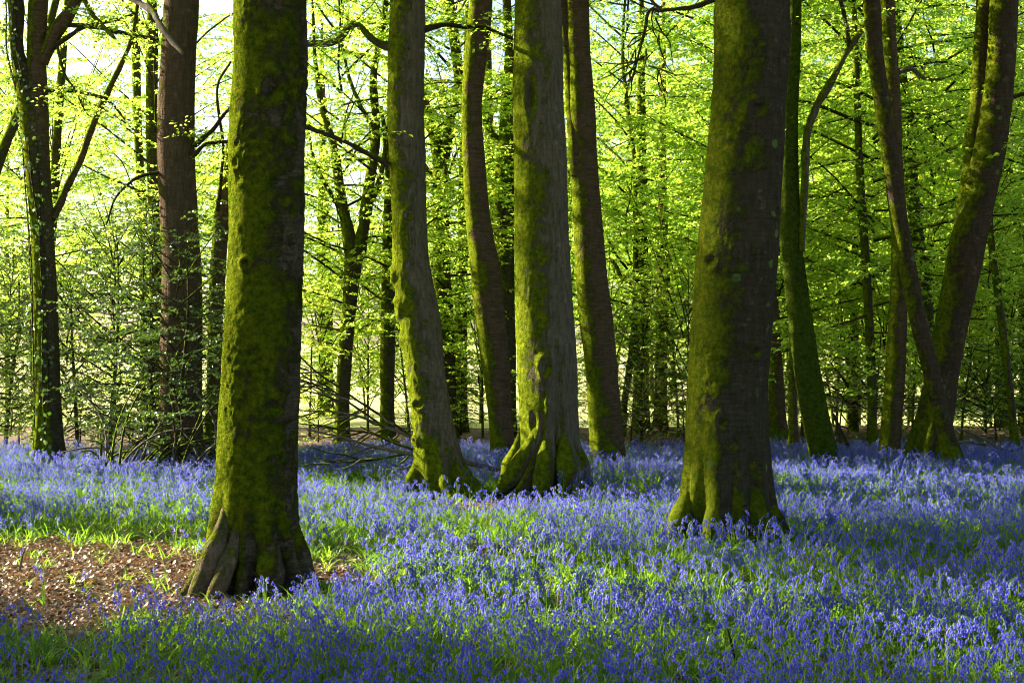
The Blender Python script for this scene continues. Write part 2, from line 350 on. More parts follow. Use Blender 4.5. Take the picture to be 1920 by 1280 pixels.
# ------------------------------------------------------------------ foliage
def leaf_verts(mb, base, dirv, nrm, size, width=0.33, var=None, mat=0):
    """one folded blade (two triangles) for each row"""
    n = len(base)
    if n == 0: return
    dirv = dirv / (np.linalg.norm(dirv, axis=1)[:, None] + 1e-9)
    side = np.cross(nrm, dirv); side /= np.linalg.norm(side, axis=1)[:, None] + 1e-9
    up = np.cross(dirv, side); s = size[:, None]
    mid = base + dirv * s * 0.48
    V = np.stack([base, mid - side * s * width + up * s * 0.10, base + dirv * s - up * s * 0.08, mid + side * s * width + up * s * 0.10], 1).reshape(-1, 3)
    k = np.arange(n) * 4
    T = np.concatenate([np.stack([k, k + 1, k + 2], -1), np.stack([k, k + 2, k + 3], -1)])
    v = rng.random(n) if var is None else var
    mb.add(V, None, T, mat, np.concatenate([v, v]))

def crown_meshes(name, seed, R, z0, z1, nb, leaf, matl, matb, droop=0.12, up=0.25, tw=4.8, flat=0.6, per=8, prof=0.7, br=0.006, subgap=0.17):
    """boughs from a central axis, twigs in flat sprays, leaves in two ranks along each spray"""
    g = np.random.default_rng(seed); wood = MB(); lf = MB()
    for i in range(nb):
        t = (i + g.random()) / nb; z = z0 + (z1 - z0) * t
        L = R * (math.sin(math.pi * (0.22 + 0.74 * t)) ** prof) * g.uniform(0.65, 1.2)
        az = i * 2.39996 + g.uniform(-0.5, 0.5); el = up + 0.5 * t + g.uniform(-0.35, 0.45)
        s = np.linspace(0, 1, 10); dh = np.array([math.cos(az), math.sin(az), 0]); ph = np.array([-dh[1], dh[0], 0])
        wig = L * 0.07 * vnoise(np.stack([s * 3, np.full(10, i * 1.7 + seed), np.zeros(10)], -1)) * s ** 0.5
        wz = L * 0.05 * vnoise(np.stack([s * 3, np.full(10, i * 2.3 + seed), np.full(10, 9.0)], -1)) * s ** 0.5
        Pb = dh * (L * s)[:, None] + ph * wig[:, None] + np.array([0, 0, 1.0]) * (z + L * (math.tan(el) * s - droop * s ** 2) + wz)[:, None]
        tube(wood, Pb, (0.008 + br * L) * (1 - 0.85 * s), 5)
        ntw = max(4, int(L * tw))
        for k in range(ntw):
            sk = 0.15 + 0.85 * (k + g.random()) / ntw
            b = np.array([np.interp(sk, s, Pb[:, c]) for c in range(3)])
            side = 1 if k % 2 else -1; a = az + side * g.uniform(0.45, 1.15)
            l = L * 0.40 * (1.05 - 0.6 * sk) * g.uniform(0.55, 1.25) + 0.22
            tilt = g.uniform(-0.45, 0.5)
            dt = np.array([math.cos(a), math.sin(a), tilt])
            u = np.linspace(0, 1, 5)
            Pt = b + dt * (l * u)[:, None] - np.array([0, 0, 0.16 * l]) * (u ** 2)[:, None]
            tube(wood, Pt, 0.0045 * (1 - 0.7 * u) * min(1.5, l + 0.4), 3)
            m = max(2, int(l / subgap)); us = (np.arange(m) + g.random(m)) / m
            sb = np.stack([np.interp(us, u, Pt[:, c]) for c in range(3)], 1)
            sa = a + np.where(np.arange(m) % 2, 1, -1) * g.uniform(0.4, 1.0, m)
            sl = g.uniform(0.14, 0.36, m) * min(1.3, 0.6 + l * 0.5)
            q = (np.arange(per) + 0.7) / per
            base = (sb[:, None, :] + np.stack([np.cos(sa), np.sin(sa), g.uniform(-0.35, 0.15, m)], -1)[:, None, :] * (sl[:, None] * q)[..., None]).reshape(-1, 3)
            N = len(base); ang = np.repeat(sa, per) + np.where(np.arange(N) % 2, 1, -1) * g.uniform(0.5, 1.1, N)
            dl = np.stack([np.cos(ang), np.sin(ang), g.normal(-0.25, 0.45, N)], -1)
            nrm = np.stack([g.normal(0, flat, N), g.normal(0, flat, N), np.ones(N)], -1)
            leaf_verts(lf, base, dl, nrm, leaf * g.uniform(0.65, 1.25, N), var=g.random(N))
    return lf.mesh(name + "_leaves", matl, smooth=False), wood.mesh(name + "_boughs", matb)

TALL = [crown_meshes(f"tall_{i}", 20 + i, 3.6 + 0.25 * i, 2.0, 12.5, 46, 0.085, M['beech_leaf'], M['twig'], up=0.12) for i in range(4)]
LOW = [crown_meshes(f"low_{i}", 40 + i, 2.0, 0.4, 4.2, 24, 0.08, M['beech_leaf'], M['twig'], up=0.55, droop=0.55, br=0.005, prof=0.4, flat=0.8) for i in range(3)]
HIGH = [crown_meshes(f"high_{i}", 60 + i, 4.6, 0.0, 6.0, 34, 0.17, M['canopy_leaf'], M['twig'], up=0.3, tw=3.0, per=6, subgap=0.32) for i in range(2)]
HOLLY = [crown_meshes(f"holly_{i}", 80 + i, 1.7, 0.25, 4.4, 46, 0.068, M['holly_leaf'], M['twig'], up=0.25, flat=0.9, per=8, br=0.008, subgap=0.14) for i in range(2)]
THICK = [crown_meshes(f"thick_{i}", 90 + i, 1.3, 0.1, 1.3, 22, 0.06, M['beech_leaf' if i else 'holly_leaf'], M['twig'], up=0.35, flat=0.9, per=4, br=0.005) for i in range(2)]
BROWN = [crown_meshes("brown", 97, 1.2, 0.1, 1.3, 22, 0.055, M['dead_leaf'], M['twig'], up=0.35, flat=0.9, per=3, br=0.005)]

def add_crown(tree, var, rz=0.0, s=1.0, z=0.0, off=(0, 0), sz=None):
    for nm, me, kind in (("crown", var[0], "stuff"), ("boughs", var[1], None)):
        o = link("crown" if nm == "crown" else "bough_frame", me, tree)
        o.location = (off[0], off[1], z); o.rotation_euler = (0, 0, rz); o.scale = (s, s, sz or s)
        if nm == "crown": o["kind"] = "stuff"

# ------------------------------------------------------------------ the measured trees
CENTRE = {}
def tree(rows, d, mat, label, ridges=None, group=None, crown=None, **kw):
    me, o, C = trunk_mesh(rows, d, mat, ridges, **kw)
    t = empty("beech_tree", o, label, "tree", group); link("trunk", me, t); CENTRE[t.name] = C
    if crown is not None:
        kind, idx, z, s = crown; top = C[np.argmin(abs(C[:, 2] - min(z + 2.0, C[-1, 2])))] - o
        off = (top[0], top[1]) if z > 0 else (0, 0)
        add_crown(t, kind[idx], rz=d * 1.7 + idx, s=s, z=z, off=off)
    return t

T4_r = [(0, 440, 572), (100, 437, 572), (200, 430, 570), (300, 428, 567), (400, 428, 567), (500, 425, 565), (600, 420, 564), (700, 415, 562), (800, 408, 560), (900, 403, 560), (980, 400, 562)]
t4 = tree(T4_r, 12.15, M['moss_heavy'], "big moss-coated beech trunk in front beside the bare patch of leaf litter", seed=4, seg=220, dz=0.018, fine=0.007, knots=[(285, 4.2, 0.10, 0.16, 0.03, 0.05), (250, 2.75, 0.06, 0.05, 0.02, 0.02), (300, 1.55, 0.12, 0.09, 0.025, 0.01), (230, 3.6, 0.05, 0.06, 0.02, 0.02), (320, 3.2, 0.06, 0.08, 0.02, 0.03)], lump=0.035, crown=(HIGH, 0, 6.8, 1.5), zs=0.33,
          ridges=[(212, 200, 0.32, 15, 0.27), (184, 186, 0.26, 13, 0.19), (238, 240, 0.28, 11, 0.15), (264, 266, 0.30, 12, 0.17), (297, 291, 0.34, 12, 0.24), (326, 322, 0.30, 11, 0.22), (356, 354, 0.26, 15, 0.16), (50, 50, 0.3, 22, 0.2), (110, 110, 0.3, 22, 0.2)])
t9 = tree([(0, 1338, 1475), (100, 1335, 1475), (200, 1330, 1468), (300, 1320, 1463), (400, 1310, 1458), (500, 1300, 1453), (600, 1293, 1447), (700, 1287, 1441), (800, 1285, 1440), (880, 1284, 1442)],
          14.6, M['moss_right'], "thick dark beech trunk with pale green lichen spots rising from bluebells", seed=9, seg=210, dz=0.022, fine=0.005, knots=[(225, 2.9, 0.10, 0.09, 0.025, 0.02), (275, 4.4, 0.12, 0.10, 0.03, 0.03), (300, 2.0, 0.08, 0.07, 0.02, 0.03), (255, 1.3, 0.07, 0.10, 0.02, 0.03), (320, 3.4, 0.07, 0.06, 0.03, 0.02)], lump=0.025, crown=(HIGH, 1, 7.4, 1.5), zs=0.34,
          ridges=[(188, 186, 0.40, 20, 0.24), (215, 212, 0.34, 12, 0.22), (248, 250, 0.45, 15, 0.20), (283, 280, 0.36, 13, 0.12), (318, 312, 0.40, 16, 0.22), (352, 352, 0.36, 18, 0.26), (60, 60, 0.3, 24, 0.2), (120, 120, 0.3, 24, 0.2)])
t5 = tree([(0, 732, 797), (100, 726, 796), (200, 725, 795), (300, 728, 797), (400, 733, 800), (500, 735, 806), (600, 747, 825), (700, 760, 836), (800, 774, 850), (860, 777, 860)],
          19.4, M['moss_mid'], "slightly leaning grey-barked beech left of the tree with split roots", seed=5, seg=130, dz=0.028, fine=0.006, knots=[(185, 3.0, 0.10, 0.10, 0.05, 0.02), (195, 2.55, 0.12, 0.12, 0.05, 0.02), (180, 2.1, 0.10, 0.08, 0.04, 0.0), (240, 1.25, 0.10, 0.07, 0.04, 0.03), (250, 1.75, 0.05, 0.05, 0.02, 0.02), (205, 0.75, 0.08, 0.06, 0.05, 0.03), (270, 3.8, 0.08, 0.08, 0.02, 0.03)], lump=0.045, crown=(HIGH, 0, 9.0, 1.4), zs=0.25,
          ridges=[(188, 180, 0.22, 17, 0.26), (290, 284, 0.28, 13, 0.22), (332, 328, 0.3, 16, 0.34), (0, 0, 0.3, 20, 0.36), (240, 240, 0.2, 20, 0.08), (70, 70, 0.3, 24, 0.2), (130, 130, 0.3, 24, 0.2)])
t7 = tree([(0, 965, 1052), (100, 963, 1055), (200, 962, 1058), (300, 962, 1062), (400, 964, 1065), (500, 965, 1070), (600, 966, 1076), (700, 968, 1082), (780, 972, 1084), (850, 978, 1084)],
          19.6, M['moss_mid'], "stout mossy beech with deeply split buttress roots in the middle", seed=7, seg=180, dz=0.026, fine=0.006, knots=[(252, 5.45, 0.09, 0.42, 0.035, 0.08), (278, 5.75, 0.16, 0.14, 0.03, 0.0), (268, 1.75, 0.10, 0.16, 0.05, 0.03), (295, 3.2, 0.07, 0.06, 0.02, 0.02), (240, 1.0, 0.10, 0.20, 0.03, 0.04)], lump=0.025, crown=(HIGH, 1, 9.0, 1.4), zs=0.4,
          ridges=[(192, 188, 0.34, 15, 0.26), (222, 262, 0.48, 13, 0.32), (256, 276, 0.75, 10, 0.25), (286, 290, 0.40, 11, 0.20), (312, 302, 0.55, 12, 0.30), (345, 345, 0.50, 18, 0.24), (60, 60, 0.3, 24, 0.2), (120, 120, 0.3, 24, 0.2)])
t1 = tree([(0, 16, 46), (100, 22, 48), (200, 36, 88), (260, 44, 93), (300, 48, 95), (430, 60, 102), (560, 64, 108), (700, 66, 112), (800, 65, 116)], 23.7, M['back'],
          "ivy-clad twin-stemmed tree at the far left edge", seed=1, seg=48, crown=(HIGH, 0, 9.0, 0.9), flare=0.14)
branch(t1, [(72, 270, 44), (70, 200, 42), (68, 100, 35), (72, 0, 36), (80, -120, 30), (84, -260, 22)], 23.7, M['dark'], seg=20, name="trunk_stem", rough=0.08, n=60)
t2 = tree([(0, 312, 376), (100, 306, 370), (200, 299, 366), (300, 297, 365), (430, 302, 372), (500, 305, 378), (600, 303, 379), (700, 300, 379), (800, 297, 381)], 23.7, M['brown'],
          "smooth brown trunk rising behind the holly bush", seed=2, seg=64, crown=(HIGH, 1, 9.5, 0.9), flare=0.12)
t3 = tree([(0, 470, 492), (250, 428, 452), (330, 415, 440), (400, 403, 432), (500, 395, 425), (600, 391, 419), (700, 388, 415), (800, 384, 412)], 26.0, M['dark'],
          "slim dark trunk leaning behind the big mossy trunk at front", seed=3, seg=32, crown=(HIGH, 0, 9.5, 0.7), flare=0.08)
t6 = tree([(0, 882, 924), (50, 876, 920), (100, 872, 914), (200, 866, 904), (300, 868, 910), (400, 873, 918), (500, 881, 938), (600, 891, 948), (700, 905, 957), (800, 916, 962)], 23.7, M['dark'],
          "curving brown trunk sunlit along its left edge between two mossy beeches", seed=6, seg=64, crown=(HIGH, 1, 9.5, 0.8), flare=0.06)
t8 = tree([(0, 1062, 1104), (100, 1064, 1108), (200, 1068, 1116), (300, 1070, 1120), (400, 1075, 1128), (500, 1078, 1137), (600, 1086, 1150), (700, 1098, 1160), (800, 1103, 1169)], 23.8, M['dark'],
          "dark brown trunk leaning just right of the split-rooted beech", seed=8, seg=64, crown=(HIGH, 0, 9.5, 0.8), flare=0.06)
branch(t8, [(1082, 330, 26), (1074, 220, 24), (1068, 120, 24), (1060, 40, 26), (1052, -60, 24), (1040, -200, 16)], 23.8, M['dark'], seg=14, name="trunk_stem", rough=0.08, n=50)
t10 = tree([(0, 1478, 1503), (100, 1474, 1502), (200, 1466, 1498), (300, 1463, 1499), (430, 1464, 1505), (500, 1470, 1512), (600, 1479, 1525), (700, 1489, 1540), (800, 1506, 1560), (840, 1514, 1570)], 22.7, M['green'],
           "bright green moss-covered trunk leaning behind the thick dark beech", seed=10, seg=56, crown=(HIGH, 1, 9.5, 0.8), flare=0.06)
t12 = tree([(0, 1617, 1648), (100, 1625, 1655), (200, 1640, 1670), (300, 1655, 1685), (400, 1668, 1700), (500, 1685, 1718), (600, 1705, 1738), (700, 1730, 1762), (800, 1754, 1787), (850, 1765, 1803)], 22.0, M['leaning'],
           "slender lichen-flecked trunk slanting across the leaning pair", seed=12, seg=48, crown=(HIGH, 0, 9.0, 0.7), flare=0.07)
t13 = tree([(0, 1650, 1676), (100, 1655, 1682), (200, 1664, 1689), (300, 1670, 1692), (430, 1671, 1702), (500, 1670, 1703), (600, 1665, 1700), (700, 1659, 1697), (800, 1650, 1691)], 23.5, M['dark'],
           "upright brown trunk crossing behind the slanting slender trunk", seed=13, seg=48, crown=(HIGH, 1, 9.5, 0.7), flare=0.04)
t14 = tree([(0, 1855, 1907), (100, 1850, 1902), (200, 1838, 1893), (300, 1818, 1878), (430, 1783, 1850), (500, 1770, 1836), (600, 1752, 1814), (700, 1735, 1796), (800, 1716, 1785)], 23.4, M['leaning'],
           "heavy dark trunk leaning to the right with mossy fluted foot", seed=14, seg=72, crown=(HIGH, 0, 9.5, 0.9), flare=0.16,
           ridges=[(192, 190, 0.5, 18, 0.30), (245, 250, 0.55, 16, 0.22), (300, 300, 0.4, 20, 0.15), (350, 350, 0.3, 20, 0.1), (90, 90, 0.3, 30, 0.15)])
branch(t14, [(1812, 400, 40), (1822, 300, 34), (1832, 200, 30), (1842, 90, 28), (1848, 0, 27), (1856, -150, 22), (1866, -300, 14)], 23.6, M['dark'], seg=16, name="trunk_stem", rough=0.08, n=60)

# surface roots running out from the feet
for tr_, mt, d, lst in ((t4, 'moss_heavy', 12.15, [([(430, 900, 20), (416, 985, 38), (396, 1060, 44), (372, 1108, 36), (348, 1138, 8)], 11.88, -0.2), ([(448, 930, 16), (438, 1010, 26), (420, 1075, 34), (398, 1120, 28), (376, 1146, 8)], 11.82, -0.25), ([(416, 985, 24), (394, 1045, 32), (368, 1084, 26), (346, 1110, 8)], 12.05, 0.0),
                                                   ([(545, 975, 36), (560, 1035, 42), (580, 1080, 34), (606, 1108, 8)], 12.0, -0.1), ([(500, 1000, 44), (506, 1062, 54), (512, 1104, 36), (520, 1130, 10)], 11.8, -0.25)]),
                        (t7, 'moss_mid', 19.6, [([(1030, 720, 16), (1016, 790, 28), (988, 850, 36), (960, 895, 36), (930, 928, 14)], 19.25, 0.0), ([(1036, 720, 18), (1030, 810, 32), (1022, 875, 36), (1014, 915, 34), (1006, 940, 14)], 19.16, -0.15),
                                                ([(1062, 790, 30), (1058, 850, 42), (1070, 895, 48), (1086, 925, 20)], 19.15, -0.1), ([(976, 815, 26), (962, 862, 34), (946, 900, 26), (928, 926, 8)], 19.45, 0.0), ([(1082, 830, 26), (1094, 885, 36), (1110, 922, 16)], 19.4, 0.0)]),
                        (t5, 'moss_mid', 19.4, [([(782, 862, 26), (772, 905, 30), (756, 934, 8)], 19.3, 0.0), ([(824, 860, 16), (834, 900, 24), (848, 932, 18), (862, 950, 6)], 19.14, -0.2), ([(852, 862, 34), (874, 900, 34), (904, 924, 18), (932, 934, 6)], 19.3, -0.1)]),
                        (t9, 'moss_right', 14.6, [([(1300, 910, 44), (1280, 970, 56), (1264, 1015, 40), (1246, 1040, 10)], 14.35, -0.1), ([(1348, 890, 24), (1340, 970, 38), (1330, 1030, 34), (1318, 1062, 10)], 14.22, -0.3), ([(1428, 930, 44), (1458, 985, 48), (1488, 1022, 16)], 14.45, 0.0)])):
    for ri, (pix, dd, dy_) in enumerate(lst): branch(tr_, pix, dd, M['bare_root' if mt == 'moss_heavy' and ri < 2 else mt], seg=16, name="root", dy=dy_, rough=0.3, n=48, inset=0.013 * d)

# trees further back whose stems show
BACK = [
    ("forked tree with two rising stems in the bright gap right of the big mossy trunk", 28.7, 'back', [(470, 646, 682), (560, 643, 670), (650, 635, 662), (740, 629, 657), (820, 627, 655)], dict(top=0)),
    ("straight mossy trunk just left of the leaning grey beech", 28.7, 'back', [(300, 722, 742), (450, 716, 742), (560, 714, 741), (700, 712, 740), (820, 712, 740)], {}),
    ("dark forked tree seen between the leaning beech and the curving trunk", 31, 'back', [(290, 811, 841), (400, 811, 841), (500, 812, 845), (660, 818, 853), (800, 826, 858)], dict(top=0)),
    ("thin yellow-mossed stem beside the dark forked tree", 33, 'back', [(200, 866, 878), (380, 858, 874), (450, 859, 877), (560, 853, 876), (700, 848, 876), (800, 848, 877)], {}),
    ("dark trunk mostly hidden behind the split-rooted beech", 30, 'back', [(0, 942, 958), (100, 946, 964), (200, 938, 970), (300, 930, 970), (400, 926, 964), (600, 930, 966), (800, 932, 968)], {}),
    ("pale grey stem between the curving trunk and the split-rooted beech", 36, 'back', [(0, 906, 918), (100, 908, 922), (250, 909, 926), (400, 915, 934), (600, 924, 946), (780, 928, 950)], {}),
    ("distant yellow-lit trunk between big mossy trunk and forked tree", 42, 'back', [(300, 598, 614), (450, 596, 620), (600, 597, 625), (740, 596, 626)], {}),
    ("greenish background trunk right of the leaning dark brown trunk", 33, 'back', [(300, 1192, 1212), (430, 1190, 1214), (600, 1188, 1216), (780, 1186, 1218)], {}),
    ("reddish-barked slim trunk standing in the background thicket", 33, 'red', [(300, 1236, 1250), (440, 1233, 1253), (560, 1230, 1255), (700, 1228, 1252), (800, 1225, 1250)], {}),
    ("dim trunk close behind the right foot of the thick dark beech", 28.5, 'dark', [(400, 1430, 1450), (600, 1438, 1460), (700, 1440, 1468), (800, 1442, 1476)], {}),
    ("thin dark stem squeezed against the green mossy trunk", 25.5, 'dark', [(300, 1476, 1488), (500, 1478, 1492), (660, 1479, 1495), (800, 1480, 1497)], {}),
    ("slim grey stem in the gap between green trunk and upright brown trunk", 27, 'back', [(100, 1600, 1612), (300, 1604, 1618), (430, 1610, 1626), (560, 1618, 1634), (700, 1625, 1642), (800, 1630, 1644)], {}),
    ("faint distant stem between the green trunk and the slim grey stem", 36, 'back', [(300, 1572, 1586), (500, 1580, 1594), (760, 1588, 1604)], {}),
    ("dim trunk showing through the gap of the crossing trunks", 29, 'back', [(250, 1690, 1712), (400, 1699, 1724), (520, 1715, 1742), (620, 1728, 1752), (800, 1738, 1762)], {}),
    ("thin bare sapling stem near the right edge", 26, 'back', [(200, 1846, 1856), (430, 1854, 1866), (560, 1868, 1882), (700, 1884, 1898), (800, 1894, 1908)], {}),
    ("shadowy trunk beyond the thin sapling at the right edge", 34, 'back', [(300, 1872, 1892), (500, 1868, 1890), (770, 1866, 1892)], {}),
    ("slim ivy-wrapped stem left of the smooth brown trunk", 30, 'back', [(80, 276, 298), (250, 274, 296), (430, 276, 300), (600, 278, 302), (800, 278, 304)], {}),
    ("thin stem standing beside the slim ivy-wrapped stem", 33, 'back', [(80, 246, 262), (250, 250, 266), (430, 256, 274), (700, 262, 280)], {}),
    ("leaning stem beyond the ivy-clad twin tree", 31, 'back', [(130, 112, 126), (270, 100, 116), (430, 88, 106), (700, 70, 90), (800, 62, 84)], {}),
    ("slanting dark stem cutting the left edge of the picture", 29, 'back', [(120, 60, 78), (230, 18, 38), (310, -14, 8), (500, -70, -46), (800, -110, -86)], {}),
]
back_objs = []
for i, (lab, d, mat, rows, kw) in enumerate(BACK):
    k = dict(seg=28, dz=0.12, lump=0.05, flare=0.06, top=11.5, tip=0.25); k.update(kw)
    cr = (TALL, i % 4, 0, 0.9 + 0.05 * (i % 3)) if i in (0, 1, 2, 9, 11, 13, 15, 16) else ((LOW, i % 3, 2.5, 1.0) if i in (3, 14, 18) else None)
    back_objs.append(tree(rows, d, M[mat], lab, seed=100 + i, crown=cr, **k))
f0, f2 = back_objs[0], back_objs[2]
for pix in ([(660, 490, 26), (646, 400, 20), (634, 330, 18), (622, 260, 14), (602, 190, 11), (590, 110, 8), (585, 0, 5)],
            [(668, 490, 28), (686, 400, 21), (695, 330, 18), (705, 230, 18), (700, 150, 15), (716, 60, 12), (728, -40, 9)],
            [(690, 390, 13), (712, 335, 11), (722, 270, 9), (715, 200, 6)], [(645, 400, 10), (610, 345, 8), (590, 300, 6), (580, 250, 4)],
            [(700, 240, 9), (672, 190, 8), (650, 130, 6), (640, 60, 4)]):
    branch(f0, pix, 28.7, M['back'], seg=10)
for pix in ([(826, 310, 30), (815, 250, 26), (798, 212, 22), (788, 165, 18), (775, 90, 14), (770, 0, 10)],
            [(830, 310, 24), (845, 225, 19), (860, 150, 17), (850, 60, 20), (838, -20, 20), (830, -150, 14)],
            [(840, 345, 12), (870, 340, 10), (905, 322, 8)], [(820, 340, 10), (800, 315, 8), (786, 290, 6)]):
    branch(f2, pix, 31, M['back'], seg=10)
branch(back_objs[4], [(940, 270, 18), (915, 240, 14), (905, 210, 12), (880, 180, 10), (860, 120, 8)], 30, M['back'], seg=8)
branch(back_objs[7], [(1198, 545, 12), (1180, 528, 10), (1165, 520, 9), (1150, 490, 7), (1135, 485, 5)], 33, M['back'], seg=7)

# boughs that cross the upper frame
branch(t5, [(732, 86, 22), (712, 82, 16), (692, 68, 13), (673, 46, 12), (655, 47, 13), (632, 73, 13), (600, 79, 14), (570, 80, 15), (500, 90, 12)], 19.4, M['moss_mid'], seg=10, leaves=14)
branch(t5, [(730, 310, 12), (677, 282, 9), (640, 264, 8), (569, 237, 8), (500, 215, 6)], 19.4, M['twig'], seg=8, leaves=10)
branch(t5, [(790, 58, 14), (815, 50, 10), (840, 45, 9), (870, 48, 8), (905, 48, 8), (935, 60, 7), (960, 70, 6)], 19.4, M['twig'], seg=8, dy=1.5, leaves=10)
branch(t1, [(80, 120, 26), (104, 62, 26), (132, 22, 24), (152, -20, 22), (170, -90, 16)], 23.7, M['dark'], seg=10, leaves=14)
branch(t1, [(88, 96, 12), (108, 84, 11), (134, 66, 9), (158, 50, 9), (188, 44, 8), (225, 36, 7), (254, 24, 5)], 23.7, M['twig'], leaves=10)
branch(t1, [(120, 46, 10), (170, 50, 9), (218, 59, 9), (255, 66, 8), (296, 74, 7)], 23.7, M['twig'], leaves=10)
branch(t1, [(108, 86, 6), (124, 141, 5), (140, 165, 4), (148, 181, 4), (160, 208, 3)], 23.7, M['twig'], dy=-0.6, leaves=10)
branch(t1, [(86, 171, 9), (144, 173, 7), (201, 188, 6), (235, 225, 4)], 23.7, M['twig'], leaves=10)
branch(t1, [(98, 412, 14), (112, 385, 14), (138, 330, 13), (165, 258, 13), (196, 190, 12), (226, 130, 10), (250, 60, 8), (262, -30, 6)], 23.7, M['dark'], seg=9, dy=1.2, leaves=10)
branch(t1, [(84, -90, 20), (150, -60, 16), (215, -20, 14), (262, 4, 13), (286, 22, 13), (302, 50, 13), (322, 76, 11), (344, 102, 6)], 23.3, M['deadwood'], seg=8, dy=-2.5, rough=0.35)
branch(t1, [(150, -20, 11), (170, 22, 9), (188, 44, 9), (215, 72, 7)], 23.4, M['dark'], dy=-0.8, leaves=10)
branch(t3, [(405, 395, 10), (414, 330, 6), (419, 270, 6), (409, 170, 5), (432, 115, 4)], 25.5, M['twig'], dy=-0.4, leaves=10)
branch(t2, [(364, 274, 11), (385, 256, 9), (402, 242, 8), (424, 214, 7), (450, 190, 5)], 23.6, M['twig'], leaves=10)
branch(t2, [(364, 292, 8), (384, 272, 7), (404, 268, 7), (426, 266, 6), (460, 268, 4)], 23.5, M['twig'], leaves=10)
branch(t2, [(300, 322, 8), (262, 330, 6), (240, 345, 5), (215, 375, 4), (196, 420, 3)], 23.5, M['twig'], dy=-0.5, leaves=10)
branch(t10, [(1504, 470, 12), (1507, 420, 14), (1510, 330, 14), (1516, 250, 15), (1532, 200, 15), (1560, 150, 14), (1585, 105, 12), (1600, 80, 11), (1618, 52, 10), (1640, 10, 8)], 22.6, M['moss_mid'], seg=10, leaves=14)
branch(t10, [(1594, 92, 9), (1590, 66, 8), (1582, 38, 8), (1570, -10, 7)], 22.6, M['twig'], leaves=10)
branch(t9, [(1345, -4, 12), (1300, 12, 9), (1262, 18, 8), (1238, 22, 8), (1216, 24, 7), (1208, 58, 6), (1196, 105, 5), (1182, 160, 3)], 14.5, M['twig'], dy=0.3)
branch(t9, [(1238, 22, 7), (1220, 2, 6), (1205, -30, 5)], 14.5, M['twig'])
g = random.Random(5)
for i in range(22):
    x0, y0 = g.uniform(1175, 1235), g.uniform(10, 140); a = g.uniform(0.2, 2.9); l = g.uniform(40, 110)
    pix = [(x0, y0, 3.5)]
    for s in range(4):
        a += g.uniform(-0.5, 0.5); x0 += math.cos(a) * l / 4; y0 += math.sin(a) * l / 4 * 0.9; pix.append((x0, y0, 3 - 0.5 * s))
    branch(t9, pix, 14.6, M['twig'], seg=4, name="twig", dy=g.uniform(-0.5, 0.5))
branch(t14, [(1886, 190, 10), (1905, 180, 9), (1940, 170, 8), (1990, 150, 6)], 23.4, M['twig'], leaves=10)
branch(back_objs[11], [(1690, 134, 10), (1712, 128, 9), (1730, 142, 8), (1755, 148, 6), (1790, 140, 4)], 27, M['deadwood'])

# ------------------------------------------------------------------ leafy trees and saplings that fill the wood behind
def leafy(x, y, var, rz, s, label, group, name="beech_tree", cat="tree", hgt=11.0, rad=0.1, mat=None, seed=0):
    r = random.Random(seed)
    t = empty(name, (x, y, 0), label, cat, group)
    n = 14; z = np.linspace(-0.2, hgt, n); mb = MB()
    px = 0.25 * vnoise(np.stack([z * 0.35, np.full(n, seed * 1.3), np.zeros(n)], -1)); py = 0.25 * vnoise(np.stack([z * 0.35, np.full(n, seed * 2.1), np.full(n, 5.0)], -1))
    tube(mb, np.stack([px, py, z], -1), rad * (1.25 - 1.1 * (z + 0.2) / (hgt + 0.2)) + 0.008, 9, rough=0.1)
    link("trunk", mb.mesh("trunk", mat or M['back']), t)
    add_crown(t, var, rz, s)
    return t
g = random.Random(11)
k = 0
for row, (d, step, x0, x1) in enumerate([(31.5, 235, 1180, 2150), (38, 250, 1400, 2150), (52, 120, 960, 2250), (58, 110, 1010, 2250)]):
    px = x0 + row * 37 % 90
    while px < x1:
        q = P(px + g.uniform(-40, 40), 640, d + g.uniform(-2, 2))
        leafy(q[0], q[1], TALL[k % 4], g.uniform(0, 6.28), g.uniform(0.85, 1.15), "distant sunlit beech at the far side of the wood" if d > 45 else "lime-leaved young beech in the dense wood behind the bluebell glade",
              "distant beeches at the far side of the wood" if d > 45 else "leafy young beeches filling the wood behind", hgt=12, rad=g.uniform(0.045, 0.08), seed=200 + k)
        k += 1; px += step * g.uniform(0.85, 1.15)
for px, d in ((-80, 41), (60, 40), (330, 40), (-160, 42), (10, 48), (830, 54)):
    q = P(px, 640, d); leafy(q[0], q[1], TALL[k % 4], g.uniform(0, 6.28), g.uniform(0.8, 1.05), "thin-crowned beech against the white open light at the left",
                             "beeches along the bright left edge of the wood", hgt=11.5, rad=0.07, seed=200 + k); k += 1
for i, (px, d, s) in enumerate([(600, 31, 0.8), (690, 33, 0.9), (760, 30.5, 0.7), (900, 31, 0.75), (1140, 30.5, 0.8), (1260, 31.5, 1.0), (1340, 33, 1.0), (1500, 31, 0.8), (1570, 32, 0.9), (1660, 30, 0.7), (1730, 32, 1.0), (1820, 30, 0.62), (1890, 31, 0.9), (1960, 30, 0.8),
                              (470, 32, 0.8), (830, 33, 0.9), (1060, 33, 0.9), (1430, 33, 1.0), (1620, 35, 1.1), (1780, 35, 1.1), (1200, 34, 1.2), (1290, 29.5, 0.8), (1380, 30.5, 1.1), (1470, 34, 1.2), (1545, 34.5, 1.3), (1700, 36, 1.3), (1850, 34, 1.2), (1920, 35, 1.3), (640, 36, 1.2), (740, 37, 1.2), (300, 33, 0.9), (680, 41, 1.0), (900, 38, 1.0)]):
    q = P(px, 640, d); leafy(q[0], q[1], LOW[i % 3], g.uniform(0, 6.28), s, "low beech sapling in fresh leaf at the back edge of the bluebells",
                             "beech saplings at the back edge of the bluebells", name="beech_sapling", hgt=3.2 * s, rad=0.022, seed=300 + i)
